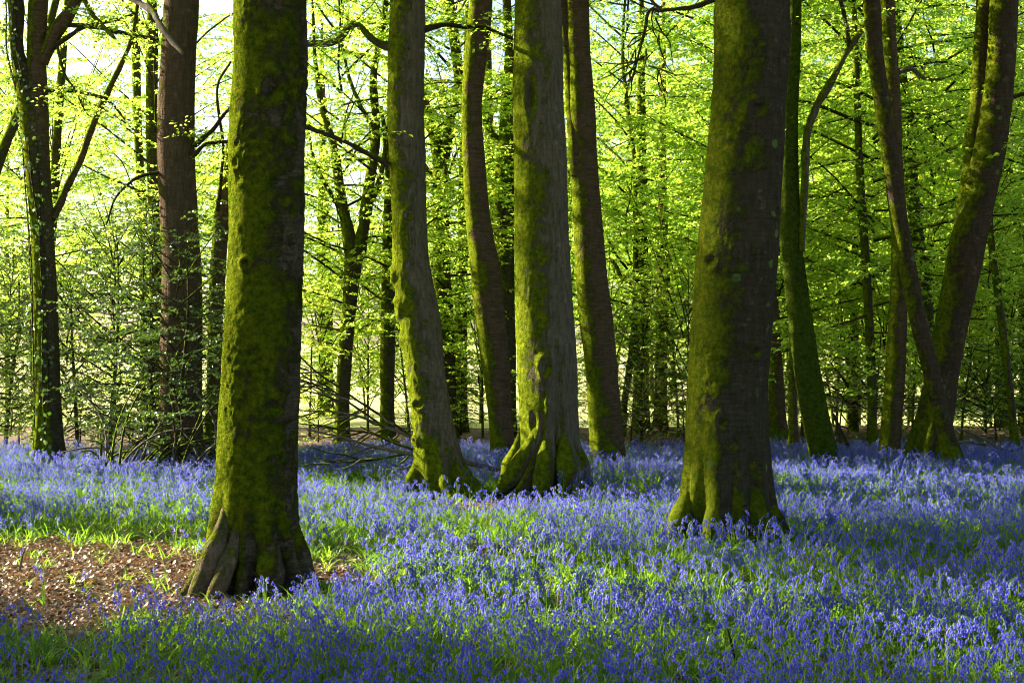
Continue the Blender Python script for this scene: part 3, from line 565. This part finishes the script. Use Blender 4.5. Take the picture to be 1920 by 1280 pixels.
# holly and thicket
for i, (px, d, s, lab) in enumerate([(215, 26.5, 1.0, "tall dark holly bush between the ivy-clad tree and the brown trunk"), (330, 22.6, 0.85, "holly bush growing in front of the smooth brown trunk"),
                                     (20, 27.5, 0.85, "dark holly bush behind the foot of the ivy-clad tree at the left edge"), (-50, 26.0, 0.9, "holly bush cut by the left edge of the picture"),
                                     (1205, 30, 0.62, "holly bush beside the reddish slim trunk"), (1840, 33, 0.7, "dark holly bush low in the background at the right"),
                                     (125, 27.0, 0.8, "holly bush just right of the ivy-clad tree"), (285, 24.6, 0.95, "holly bush close against the left side of the brown trunk"),
                                     (860, 31.5, 0.4, "small holly at the foot of the yellow-mossed stem")]):
    q = P(px, 640, d); leafy(q[0], q[1], HOLLY[i % 2], i * 1.3, s, lab, "holly bushes", name="holly_bush", cat="bush", hgt=4 * s, rad=0.03, mat=M['twig'], seed=400 + i)
for i, (px, d, s) in enumerate([(-40, 28.5, 1), (40, 29, 0.9), (150, 30, 0.7), (260, 28, 0.8), (400, 28.5, 0.9), (590, 29.5, 0.7), (800, 29.5, 0.6), (1010, 29.5, 0.7), (1130, 29, 0.7),
                                (1280, 29.5, 0.8), (1450, 29.5, 0.8), (1680, 29.5, 0.9), (1760, 29.5, 1.1), (1850, 29, 1.1), (1930, 29, 1.1), (2000, 29, 1.1), (1400, 32, 1.0), (1880, 33, 1.2)]):
    q = P(px, 640, d); leafy(q[0], q[1], THICK[i % 2], i * 0.9, s, "low leafy shrub closing the back of the bluebell carpet",
                             "low shrubs along the back of the glade", name="undergrowth_shrub", cat="shrub", hgt=0.9 * s, rad=0.012, mat=M['twig'], seed=500 + i)
for i, (px, d, s, lab) in enumerate([(1205, 27.0, 1.0, "brown dead-leaved bush at the foot of the leaning dark brown trunk"), (1590, 30, 1.4, "rusty brown thicket between green trunk and upright brown trunk"),
                                     (1640, 29.5, 1.1, "dry brown bramble clump beside the upright brown trunk"), (200, 29, 0.5, "dry ochre bracken on the bank beside the ivy-clad tree"), (260, 29.5, 0.5, "dry ochre bracken clump left of the brown trunk")]):
    q = P(px, 640, d); leafy(q[0], q[1], BROWN[0], i * 1.1, s, lab, "dead-leaved bushes", name="dry_bush", cat="bush", hgt=1.0 * s, rad=0.012, mat=M['twig'], seed=600 + i)

# trees of the same wood standing just out of the picture: their crowns shade the foreground
def shade_tree(x, y, var, s, label, zc=0.0, hgt=12, rad=0.3):
    t = leafy(x, y, var, x * 0.7, s, label, None, hgt=hgt, rad=rad, seed=int(abs(x * 7 + y)))
    return t
shade_tree(-10.0, 11.5, TALL[1], 0.62, "leafy beech standing just outside the left edge, near the camera", rad=0.2)
shade_tree(-8.5, 8.6, TALL[0], 0.6, "low-branched beech left of the camera, outside the picture", rad=0.2)
shade_tree(-12.0, 13.8, TALL[3], 0.5, "small leafy beech outside the left edge, behind the nearest one", rad=0.2)
stand = shade_tree(-14.0, 20.0, TALL[2], 0.3, "bare-stemmed beech outside the left edge, further back", rad=0.36)
for i, (sa, qa, zb) in enumerate([(-26, 4.4, 6.6), (-26, 6.9, 7.2), (-26.5, 12.9, 9.0), (-26, 15.8, 9.5), (-29.5, 5.6, 8.4), (-29.5, 14.3, 10.4), (-33, 4.6, 9.6), (-33, 7.0, 10.2), (-33, 13.0, 12.0), (-33, 16.0, 12.6)]):
    x_, y_ = 0.906 * sa + 0.423 * qa, -0.423 * sa + 0.906 * qa        # a file of tall trees along the field, left of the picture
    st2 = empty("beech_tree", (x_, y_, 0), "tall clean-stemmed beech in the field-edge row outside the left of the picture", "tree", "tall beeches along the field edge")
    mb = MB(); z = np.linspace(-0.2, zb + 4.5, 16); tube(mb, np.stack([0.15 * np.sin(z * 0.5 + i), 0.15 * np.cos(z * 0.4 + i) - 0.15, z], -1), 0.2 - 0.011 * z, 10, rough=0.1)
    link("trunk", mb.mesh("trunk", M['back']), st2); add_crown(st2, TALL[i % 4], i * 1.3, 0.68, z=zb - 1.4)
for i, (x_, y_) in enumerate(((-7, -3), (-2.5, -7), (3, -4.5), (8, -1), (10, 6), (13, 12), (-4, -13), (6, -12), (12, -6), (14, 18))):
    shade_tree(x_, y_, TALL[i % 4], 1.0 + 0.05 * (i % 3), ("leafy beech " + ("behind", "behind", "behind", "beside", "beside", "beside", "far behind", "far behind", "far behind", "beside")[i] + " the camera, outside the picture, " + ("leftmost", "left of centre", "right of centre", "nearest right", "middle right", "second farthest right", "left", "centre", "right", "farthest right")[i]), rad=0.3)

# ------------------------------------------------------------------ dead branches
pile = empty("fallen_branch", P(945, 886, 20.8) * np.array([1, 1, 0]), "fallen grey branch with many bare twigs lying left of the leaning beech", "branch")
mains = [[(955, 884, 11), (900, 872, 14), (840, 860, 13), (770, 850, 11), (700, 838, 9), (630, 818, 6), (575, 806, 4)],
         [(830, 862, 10), (770, 818, 9), (720, 800, 8), (670, 780, 6), (620, 772, 5), (570, 770, 3)],
         [(800, 850, 8), (740, 830, 7), (690, 812, 6), (640, 806, 4), (590, 800, 3)],
         [(770, 815, 7), (700, 770, 6), (640, 730, 5), (590, 695, 4), (560, 665, 3)],
         [(760, 850, 8), (700, 862, 6), (640, 866, 5), (590, 858, 3)],
         [(720, 800, 6), (650, 752, 5), (600, 718, 4), (565, 706, 3)]]
for pix in mains: branch(pile, [(a_, b_, c_ * 0.8) for a_, b_, c_ in pix], 20.8, M['deadwood' if pix[0][0] > 800 else 'twig'], seg=6, rough=0.2, dy=g.uniform(-0.6, 0.8))
for i in range(34):
    m_ = g.choice(mains); k_ = g.randint(1, len(m_) - 2); x0, y0, w = m_[k_]; x0 += g.uniform(-30, 30); a = math.pi + g.uniform(-0.9, 0.9); l = g.uniform(40, 130)
    pix = [(x0, y0 + g.uniform(-6, 6), 4)]
    for s in range(3):
        a += g.uniform(-0.3, 0.3); x0 += math.cos(a) * l / 3; y0 += math.sin(a) * l / 3 * 0.7; pix.append((x0, min(y0, 880), 3.2 - 0.7 * s))
    branch(pile, pix, 20.8 + g.uniform(-0.6, 0.6), M['twig' if i % 2 else 'deadwood'], seg=4, name="twig")
# bare stems in front of the brown trunk
bram = empty("bramble_thicket", P(330, 860, 22.2) * np.array([1, 1, 0]), "tangle of bare brown bramble stems in front of the brown trunk", "bramble")
for i in range(46):
    x0 = g.uniform(190, 410); y0 = 878; a = -math.pi / 2 + g.uniform(-0.8, 0.8); l = g.uniform(60, 190); cv = g.uniform(-0.5, 0.5)
    pix = [(x0, y0, 5)]
    for s in range(4):
        a += cv + g.uniform(-0.25, 0.25); x0 += math.cos(a) * l / 4; y0 += math.sin(a) * l / 4; pix.append((x0, min(y0, 876), 4.5 - 0.8 * s))
    branch(bram, pix, 22.2 + g.uniform(-0.6, 0.6), M['twig' if i % 3 else 'deadwood'], seg=4, name="stem")
log = empty("rotten_log", P(905, 1030, 14.2) * np.array([1, 1, 0]), "short rotten log half hidden among bluebells in front of the split-rooted beech", "log")
branch(log, [(868, 1052, 8), (882, 1042, 22), (905, 1034, 26), (940, 1030, 22), (990, 1030, 18), (1030, 1028, 8)], 14.2, M['rot'], seg=14, name="log_body", rough=0.5, n=40)
branch(log, [(886, 1040, 16), (872, 1048, 12), (862, 1058, 7)], 14.2, M['rot'], seg=8, name="stub", rough=0.4)
lg2 = empty("rotten_log", P(1190, 1012, 15.1) * np.array([1, 1, 0]), "grey rotten log beside the left root of the thick dark beech", "log")
branch(lg2, [(1085, 1022, 6), (1120, 1016, 16), (1180, 1012, 18), (1240, 1006, 20), (1275, 1000, 10)], 15.0, M['rot'], seg=12, name="log_body", rough=0.4, n=40)
for nm, lab, pix, d, mt in (("fallen_branch", "thin dead branch lying behind the bluebells at the right edge", [(1795, 830, 4), (1830, 830, 6), (1870, 838, 7), (1890, 846, 8), (1925, 838, 6), (1960, 846, 5)], 25, 'deadwood'),
                            ("fallen_branch", "bent dead branch arching beside the slanting trunk", [(1795, 802, 3), (1820, 812, 5), (1850, 825, 6), (1872, 840, 6)], 24.6, 'deadwood'),
                            ("stick", "short leaning dark pole right of the green mossy trunk", [(1562, 775, 6), (1575, 805, 7), (1590, 838, 7), (1598, 860, 7)], 24.2, 'twig'),
                            ("stick", "pale upright stick on the leaf litter at the left edge", [(28, 1074, 4), (33, 1050, 4), (40, 1030, 3.5)], 12.9, 'deadwood'),
                            ("stick", "thin curved pale twig standing before the big mossy trunk", [(441, 1116, 4), (441, 1104, 4), (446, 1090, 3.5), (456, 1068, 3)], 11.9, 'deadwood'),
                            ("stick", "dark forked twig poking out of the bluebells in the right foreground", [(1395, 1290, 6), (1383, 1245, 5), (1372, 1200, 4.5), (1366, 1180, 3)], 8.9, 'twig'),
                            ("stick", "dead twig lying flat across the leaf litter", [(60, 1082, 3), (110, 1076, 4), (150, 1068, 3)], 12.8, 'deadwood')):
    me_root = empty(nm, P(pix[0][0], 900, d) * np.array([1, 1, 0]), lab, "branch" if nm == "fallen_branch" else "stick")
    branch(me_root, pix, d, M[mt], seg=6, name="stem", rough=0.2)

# ------------------------------------------------------------------ ivy on the left tree
def ivy():
    mb = MB(); wood = MB(); gi = np.random.default_rng(3); o = np.array(t1.location)
    for s in range(4):
        a = gi.uniform(3.3, 6.2); n = 40; z = np.linspace(0.1, 8.2, n); a = a + 0.5 * vnoise(np.stack([z * 0.6, np.full(n, s * 3.1), np.zeros(n)], -1))
        c1 = CENTRE[t1.name]; cx = np.interp(z, c1[:, 2], c1[:, 0]); cyv = np.interp(z, c1[:, 2], c1[:, 1]); rr = np.interp(z, [0, 0.4, 5, 8], [0.34, 0.23, 0.22, 0.15])
        p = np.stack([cx - o[0] + rr * np.cos(a), cyv - o[1] + rr * np.sin(a), z], -1); tube(wood, p, 0.012, 4)
        m = 150; u = gi.random(m) * (n - 1); i = u.astype(int); b = p[i] + gi.normal(0, 0.05, (m, 3)); outw = np.stack([np.cos(a[i]), np.sin(a[i]), np.zeros(m)], -1)
        b = b + outw * gi.uniform(0.0, 0.10, m)[:, None]
        leaf_verts(mb, b, gi.normal(0, 0.6, (m, 3)) + np.array([0, 0, -0.6]), outw + gi.normal(0, 0.4, (m, 3)), gi.uniform(0.05, 0.09, m), width=0.45, var=gi.random(m))
    t = empty("ivy_vine", t1.location, "dark ivy climbing the twin-stemmed tree at the far left", "ivy")
    link("stem", wood.mesh("ivy_stem", M['twig']), t); tag(link("foliage", mb.mesh("ivy_leaves", M['ivy_leaf'], smooth=False), t), kind="stuff")
ivy()

# ------------------------------------------------------------------ bluebells, strap leaves, leaf litter
def ribbon(mb, base, az, length, width, lift, bend, var, mat=0, seg=5):
    u = np.linspace(0, 1, seg + 1); e = lift - bend * u ** 1.3
    ds = length / seg; dh = np.array([math.cos(az), math.sin(az)])
    hx = np.concatenate([[0], np.cumsum(np.cos(e[:-1]) * ds)]); hz = np.concatenate([[0], np.cumsum(np.sin(e[:-1]) * ds)])
    c = np.stack([base[0] + dh[0] * hx, base[1] + dh[1] * hx, base[2] + hz], -1); s = np.array([-dh[1], dh[0], 0])
    w = width * np.array([0.7, 1, 1, 0.9, 0.62, 0.06])[:seg + 1]
    up = np.stack([-np.sin(e) * dh[0], -np.sin(e) * dh[1], np.cos(e)], -1)
    V = np.concatenate([c + s * w[:, None] + up * w[:, None] * 0.35, c, c - s * w[:, None] + up * w[:, None] * 0.35]); n = seg + 1; i = np.arange(seg)
    Q = np.concatenate([np.stack([i, i + 1, n + i + 1, n + i], -1), np.stack([n + i, n + i + 1, 2 * n + i + 1, 2 * n + i], -1)])
    mb.add(V, Q, None, mat, var)
def bell(mb, top, dirv, L, r, var, mat):
    dirv = dirv / np.linalg.norm(dirv); a = np.cross(dirv, [0.3, 0.5, 0.81]); a /= np.linalg.norm(a); b = np.cross(dirv, a); seg = 6
    th = np.arange(seg) / seg * 2 * math.pi; rings = []
    for u, q in ((0, 0.35), (0.35, 0.8), (0.8, 0.85), (1.0, 1.45)):
        rings.append(top + dirv * L * u + r * q * (np.cos(th)[:, None] * a + np.sin(th)[:, None] * b))
    rings[-1] += dirv * L * 0.06 * np.where(np.arange(seg) % 2, 1, -1)[:, None]
    V = np.concatenate(rings); i = np.arange(3)[:, None] * seg; j = np.arange(seg)[None]; k2 = (j + 1) % seg
    mb.add(V, np.stack([i + j, i + k2, i + seg + k2, i + seg + j], -1).reshape(-1, 4), None, mat, var)
def plant_parts(seed):
    g = np.random.default_rng(seed); H = g.uniform(0.30, 0.42); az = g.uniform(0, 6.28); n = 9; u = np.linspace(0, 1, n)
    nod = g.uniform(0.05, 0.09); dh = np.array([math.cos(az), math.sin(az), 0])
    lean = g.uniform(-0.03, 0.03, 2)
    p = np.stack([lean[0] * u, lean[1] * u, H * (u - 0.10 * np.clip(u - 0.75, 0, 1) ** 2 * 16)], -1) + dh * (nod * np.clip((u - 0.55) / 0.45, 0, 1) ** 2)[:, None]
    p[0, 2] = -0.03
    st = MB(); tube(st, p, 0.0042 - 0.002 * u, 4, var=g.random())
    hd = MB(); nb = g.integers(7, 12)
    for i in range(nb):
        t = 0.62 + 0.38 * i / (nb - 1); b = np.array([np.interp(t, u, p[:, c]) for c in range(3)])
        a = az + (g.uniform(-1.3, 1.3) if i % 3 else g.uniform(-3.1, 3.1)); o = np.array([math.cos(a), math.sin(a), 0])
        q = b + o * g.uniform(0.012, 0.024) + np.array([0, 0, 0.004]); s = 1.0 - 0.25 * t + g.uniform(-0.1, 0.1)
        bell(hd, q, o * g.uniform(0.1, 0.6) + np.array([0, 0, -1.0]), 0.023 * s, 0.0078 * s, g.random(), 0)
    lv = []
    for i in range(g.integers(3, 6)):
        m = MB(); ribbon(m, (0, 0, -0.01), g.uniform(0, 6.28), g.uniform(0.18, 0.32), g.uniform(0.004, 0.007), g.uniform(1.0, 1.4), g.uniform(0.7, 2.0), g.random()); lv.append(m)
    return st, hd, lv
def merged(parts, name, mats):
    out = MB()
    for mb, mi in parts:
        off = out.n
        for V in mb.V: out.V.append(V); out.n += len(V)
        for src, sm, sv, dst, dm, dv in ((mb.Q, mb.qm, mb.qv, out.Q, out.qm, out.qv), (mb.T, mb.tm, mb.tv, out.T, out.tm, out.tv)):
            for Fc, v in zip(src, sv): dst.append(Fc + off); dm.append(np.full(len(Fc), mi, np.int32)); dv.append(v)
    return out.mesh(name, mats)

NVAR = 10
PLANT = [plant_parts(700 + i) for i in range(NVAR)]
def variant_collection(name, meshes):
    c = bpy.data.collections.new(name)
    for i, me in enumerate(meshes):
        o = bpy.data.objects.new(f"{name}_{i:02d}", me); c.objects.link(o)
    return c
flower_col = variant_collection("bluebell_source", [merged([(st, 0), (hd, 1)] + [(l, 2) for l in lv[:2]], f"bluebell_{i}", [M['stalk'], M['bell'], M['strap']]) for i, (st, hd, lv) in enumerate(PLANT)])
def tuft(seed):
    g = np.random.default_rng(seed); mb = MB()
    for i in range(g.integers(7, 12)):
        ribbon(mb, (g.normal(0, 0.025), g.normal(0, 0.025), -0.01), g.uniform(0, 6.28), g.uniform(0.16, 0.34), g.uniform(0.0038, 0.0068), g.uniform(0.8, 1.45), g.uniform(0.8, 2.4), g.random())
    return mb.mesh(f"tuft_{seed}", M['strap'])
tuft_col = variant_collection("strap_leaf_source", [tuft(800 + i) for i in range(8)])
def dead_leaf(seed):
    g = np.random.default_rng(seed); L = g.uniform(0.055, 0.09); w = L * g.uniform(0.26, 0.36); u = np.array([0, 0.25, 0.55, 0.8, 1.0]); ww = w * np.array([0.1, 0.85, 1.0, 0.65, 0.03])
    curl = g.uniform(-0.5, 0.6); bend = g.uniform(-0.25, 0.35); z = bend * L * (u - 0.5) ** 2 * 4
    c = np.stack([(u - 0.5) * L, 0.05 * L * np.sin(u * 5 + seed), z], -1)
    V = np.concatenate([c + np.stack([0 * u, ww, ww * curl], -1), c, c + np.stack([0 * u, -ww, ww * curl * g.uniform(0.3, 1.2)], -1)]); i = np.arange(4)
    mb = MB(); mb.add(V, np.concatenate([np.stack([i, i + 1, 5 + i + 1, 5 + i], -1), np.stack([5 + i, 5 + i + 1, 10 + i + 1, 10 + i], -1)]), None, 0, g.random())
    return mb.mesh(f"dead_leaf_{seed}", M['dead_leaf'])
DEAD = [dead_leaf(900 + i) for i in range(10)]
litter_col = variant_collection("litter_source", DEAD)

def scatter(name, col, pos, rot, scl, idx, label):
    me = bpy.data.meshes.new(name); me.vertices.add(len(pos)); me.vertices.foreach_set("co", pos.astype(np.float32).ravel())
    a = me.attributes.new("rot", 'FLOAT_VECTOR', 'POINT'); a.data.foreach_set("vector", rot.astype(np.float32).ravel())
    a = me.attributes.new("scl", 'FLOAT', 'POINT'); a.data.foreach_set("value", scl.astype(np.float32))
    a = me.attributes.new("idx", 'INT', 'POINT'); a.data.foreach_set("value", idx.astype(np.int32))
    o = link(name, me); tag(o, label, None, None, "stuff")
    ng = bpy.data.node_groups.new(name + "_scatter", 'GeometryNodeTree')
    ng.interface.new_socket("Geometry", in_out='INPUT', socket_type='NodeSocketGeometry'); ng.interface.new_socket("Geometry", in_out='OUTPUT', socket_type='NodeSocketGeometry')
    gi = ng.nodes.new("NodeGroupInput"); go = ng.nodes.new("NodeGroupOutput"); ip = ng.nodes.new("GeometryNodeInstanceOnPoints")
    ci = ng.nodes.new("GeometryNodeCollectionInfo"); ci.inputs["Collection"].default_value = col; ci.inputs["Separate Children"].default_value = True; ci.inputs["Reset Children"].default_value = True
    def attr(nm, dt):
        n = ng.nodes.new("GeometryNodeInputNamedAttribute"); n.data_type = dt; n.inputs["Name"].default_value = nm; return n.outputs["Attribute"]
    er = ng.nodes.new("FunctionNodeEulerToRotation"); L = ng.links
    L.new(attr("rot", 'FLOAT_VECTOR'), er.inputs[0]); L.new(er.outputs[0], ip.inputs["Rotation"]); L.new(attr("scl", 'FLOAT'), ip.inputs["Scale"]); L.new(attr("idx", 'INT'), ip.inputs["Instance Index"])
    ip.inputs["Pick Instance"].default_value = True
    L.new(gi.outputs[0], ip.inputs["Points"]); L.new(ci.outputs[0], ip.inputs["Instance"]); L.new(ip.outputs[0], go.inputs[0])
    md = o.modifiers.new("scatter", 'NODES'); md.node_group = ng
    return o

def candidates(n_per_m2, y0=6.6, y1=28.5, seed=0):
    g = np.random.default_rng(seed); W = 2 * (0.40 * y1 + 1.2); n = int(n_per_m2 * W * (y1 - y0))
    x = g.uniform(-W / 2, W / 2, n); y = g.uniform(y0, y1, n); k = abs(x) < 0.40 * y + 1.2
    x, y = x[k], y[k]; keep = np.ones(len(x), bool)
    for tx, ty, tr in TRUNKS: keep &= (x - tx) ** 2 + (y - ty) ** 2 > (tr * 0.85) ** 2
    return x[keep], y[keep], g
def blobs(x, y, lst):
    px = 960 + x / y * F; py = 640 + CAM_H / y * F; v = np.zeros_like(x)
    for cx, cy_, sx, sy, a in lst: v = np.maximum(v, a * np.exp(-((px - cx) / sx) ** 2 - ((py - cy_) / sy) ** 2))
    return v * (1 + 0.45 * patch(x, y, 1.9, 21.5) + 0.35 * patch(x, y, 5.0, 31.5))
BARE = [(150, 1100, 290, 70, 2.6), (20, 1110, 260, 72, 2.4), (330, 1115, 110, 50, 1.6), (400, 1150, 160, 36, 1.1), (690, 938, 80, 12, 1.3), (940, 945, 170, 20, 1.5), (630, 1080, 80, 45, 1.2), (470, 1120, 150, 30, 1.4), (900, 1040, 90, 18, 1.0), (150, 1190, 190, 30, 0.85), (60, 1290, 260, 30, 0.8), (1180, 935, 60, 14, 0.9), (250, 960, 120, 8, 0.5)]
GREEN = [(170, 1022, 250, 18, 0.9), (640, 922, 110, 14, 0.95), (130, 1240, 210, 40, 0.75), (1120, 1110, 200, 30, 0.6), (1450, 1130, 160, 26, 0.4), (880, 1010, 160, 22, 0.75), (200, 935, 230, 12, 0.6), (660, 1010, 90, 26, 0.5), (1150, 965, 90, 16, 0.5)]
def patch(x, y, s, o): return vnoise(np.stack([x * s, y * s, np.full_like(x, o)], -1))
# flowers
x, y, gq = candidates(104, seed=1)
dens = 0.80 + 0.45 * patch(x, y, 0.9, 1.5) + 0.25 * patch(x, y, 2.7, 4.5)
dens = dens * np.clip(1 - blobs(x, y, BARE), 0, 1) * np.clip(1 - blobs(x, y, GREEN), 0, 1) + 0.012
dens *= np.clip((26.6 + 0.8 * patch(x, x * 0, 0.5, 2.0) + 0.06 * x - y) / 1.0, 0, 1)
k = gq.random(len(x)) < dens; x, y = x[k], y[k]
n = len(x); sc_ = gq.uniform(0.68, 1.08, n) * (1 + 0.16 * patch(x, y, 1.7, 12.5)); pos = np.stack([x, y, ground_z(x, y)], -1)
rot = np.stack([gq.normal(0, 0.07, n), gq.normal(0, 0.07, n), gq.uniform(0, 6.283, n)], -1); idx = gq.integers(0, NVAR, n)
inframe = (abs(x / y * F) < 950) & (y > 8.9)
order = np.argsort(np.where(inframe, y, 1e9))[:300]
rest = np.ones(n, bool); rest[order] = False
scatter("bluebell_carpet", flower_col, pos[rest], rot[rest], sc_[rest], idx[rest], "dense carpet of violet-blue bluebells covering the woodland floor")
# strap leaves
x, y, gq = candidates(75, seed=2)
dens = (0.9 + 0.3 * patch(x, y, 1.1, 7.5)) * np.clip(1.05 - blobs(x, y, BARE), 0.0, 1) * np.clip((26.8 - y) / 1.0, 0, 1) + 0.045
k = gq.random(len(x)) < dens; x, y = x[k], y[k]; n = len(x)
scatter("bluebell_leaf_cover", tuft_col, np.stack([x, y, ground_z(x, y)], -1), np.stack([gq.normal(0, 0.08, n), gq.normal(0, 0.08, n), gq.uniform(0, 6.283, n)], -1), gq.uniform(0.6, 1.05, n), gq.integers(0, 8, n),
        "strappy green bluebell leaves covering the ground between the flowers")
# litter
x, y, gq = candidates(1000, y1=17, seed=3)
dens = np.clip(0.10 + blobs(x, y, BARE), 0, 1); k = gq.random(len(x)) < dens; x, y = x[k], y[k]
x2, y2, _ = candidates(120, y0=17, y1=29, seed=4); k2 = _.random(len(x2)) < np.clip(0.1 + blobs(x2, y2, BARE) * 2, 0, 1); x = np.concatenate([x, x2[k2]]); y = np.concatenate([y, y2[k2]]); n = len(x)
scatter("leaf_litter", litter_col, np.stack([x, y, ground_z(x, y) + gq.uniform(0.004, 0.03, n)], -1), np.stack([gq.normal(0, 0.35, n), gq.normal(0, 0.35, n), gq.uniform(0, 6.283, n)], -1), gq.uniform(0.5, 1.0, n), gq.integers(0, 10, n),
        "brown fallen beech leaves littering the bare patches of ground")
# the nearest plants, one by one
part_me = [(st.mesh(f"stalk_{i}", M['stalk']), hd.mesh(f"flower_head_{i}", M['bell']), [l.mesh(f"leaf_{i}", M['strap']) for l in lv]) for i, (st, hd, lv) in enumerate(PLANT)]
for j in order:
    st, hd, lv = part_me[idx[j]]
    t = empty("bluebell", pos[j], "bluebell plant with nodding violet-blue bells in the nearest rows of the carpet", "flower", "nearest bluebell plants")
    t.rotation_euler = rot[j]; t.scale = (sc_[j],) * 3
    link("stalk", st, t); link("flower_head", hd, t)["kind"] = "stuff"
    for l in lv[:2]: link("leaf", l, t)
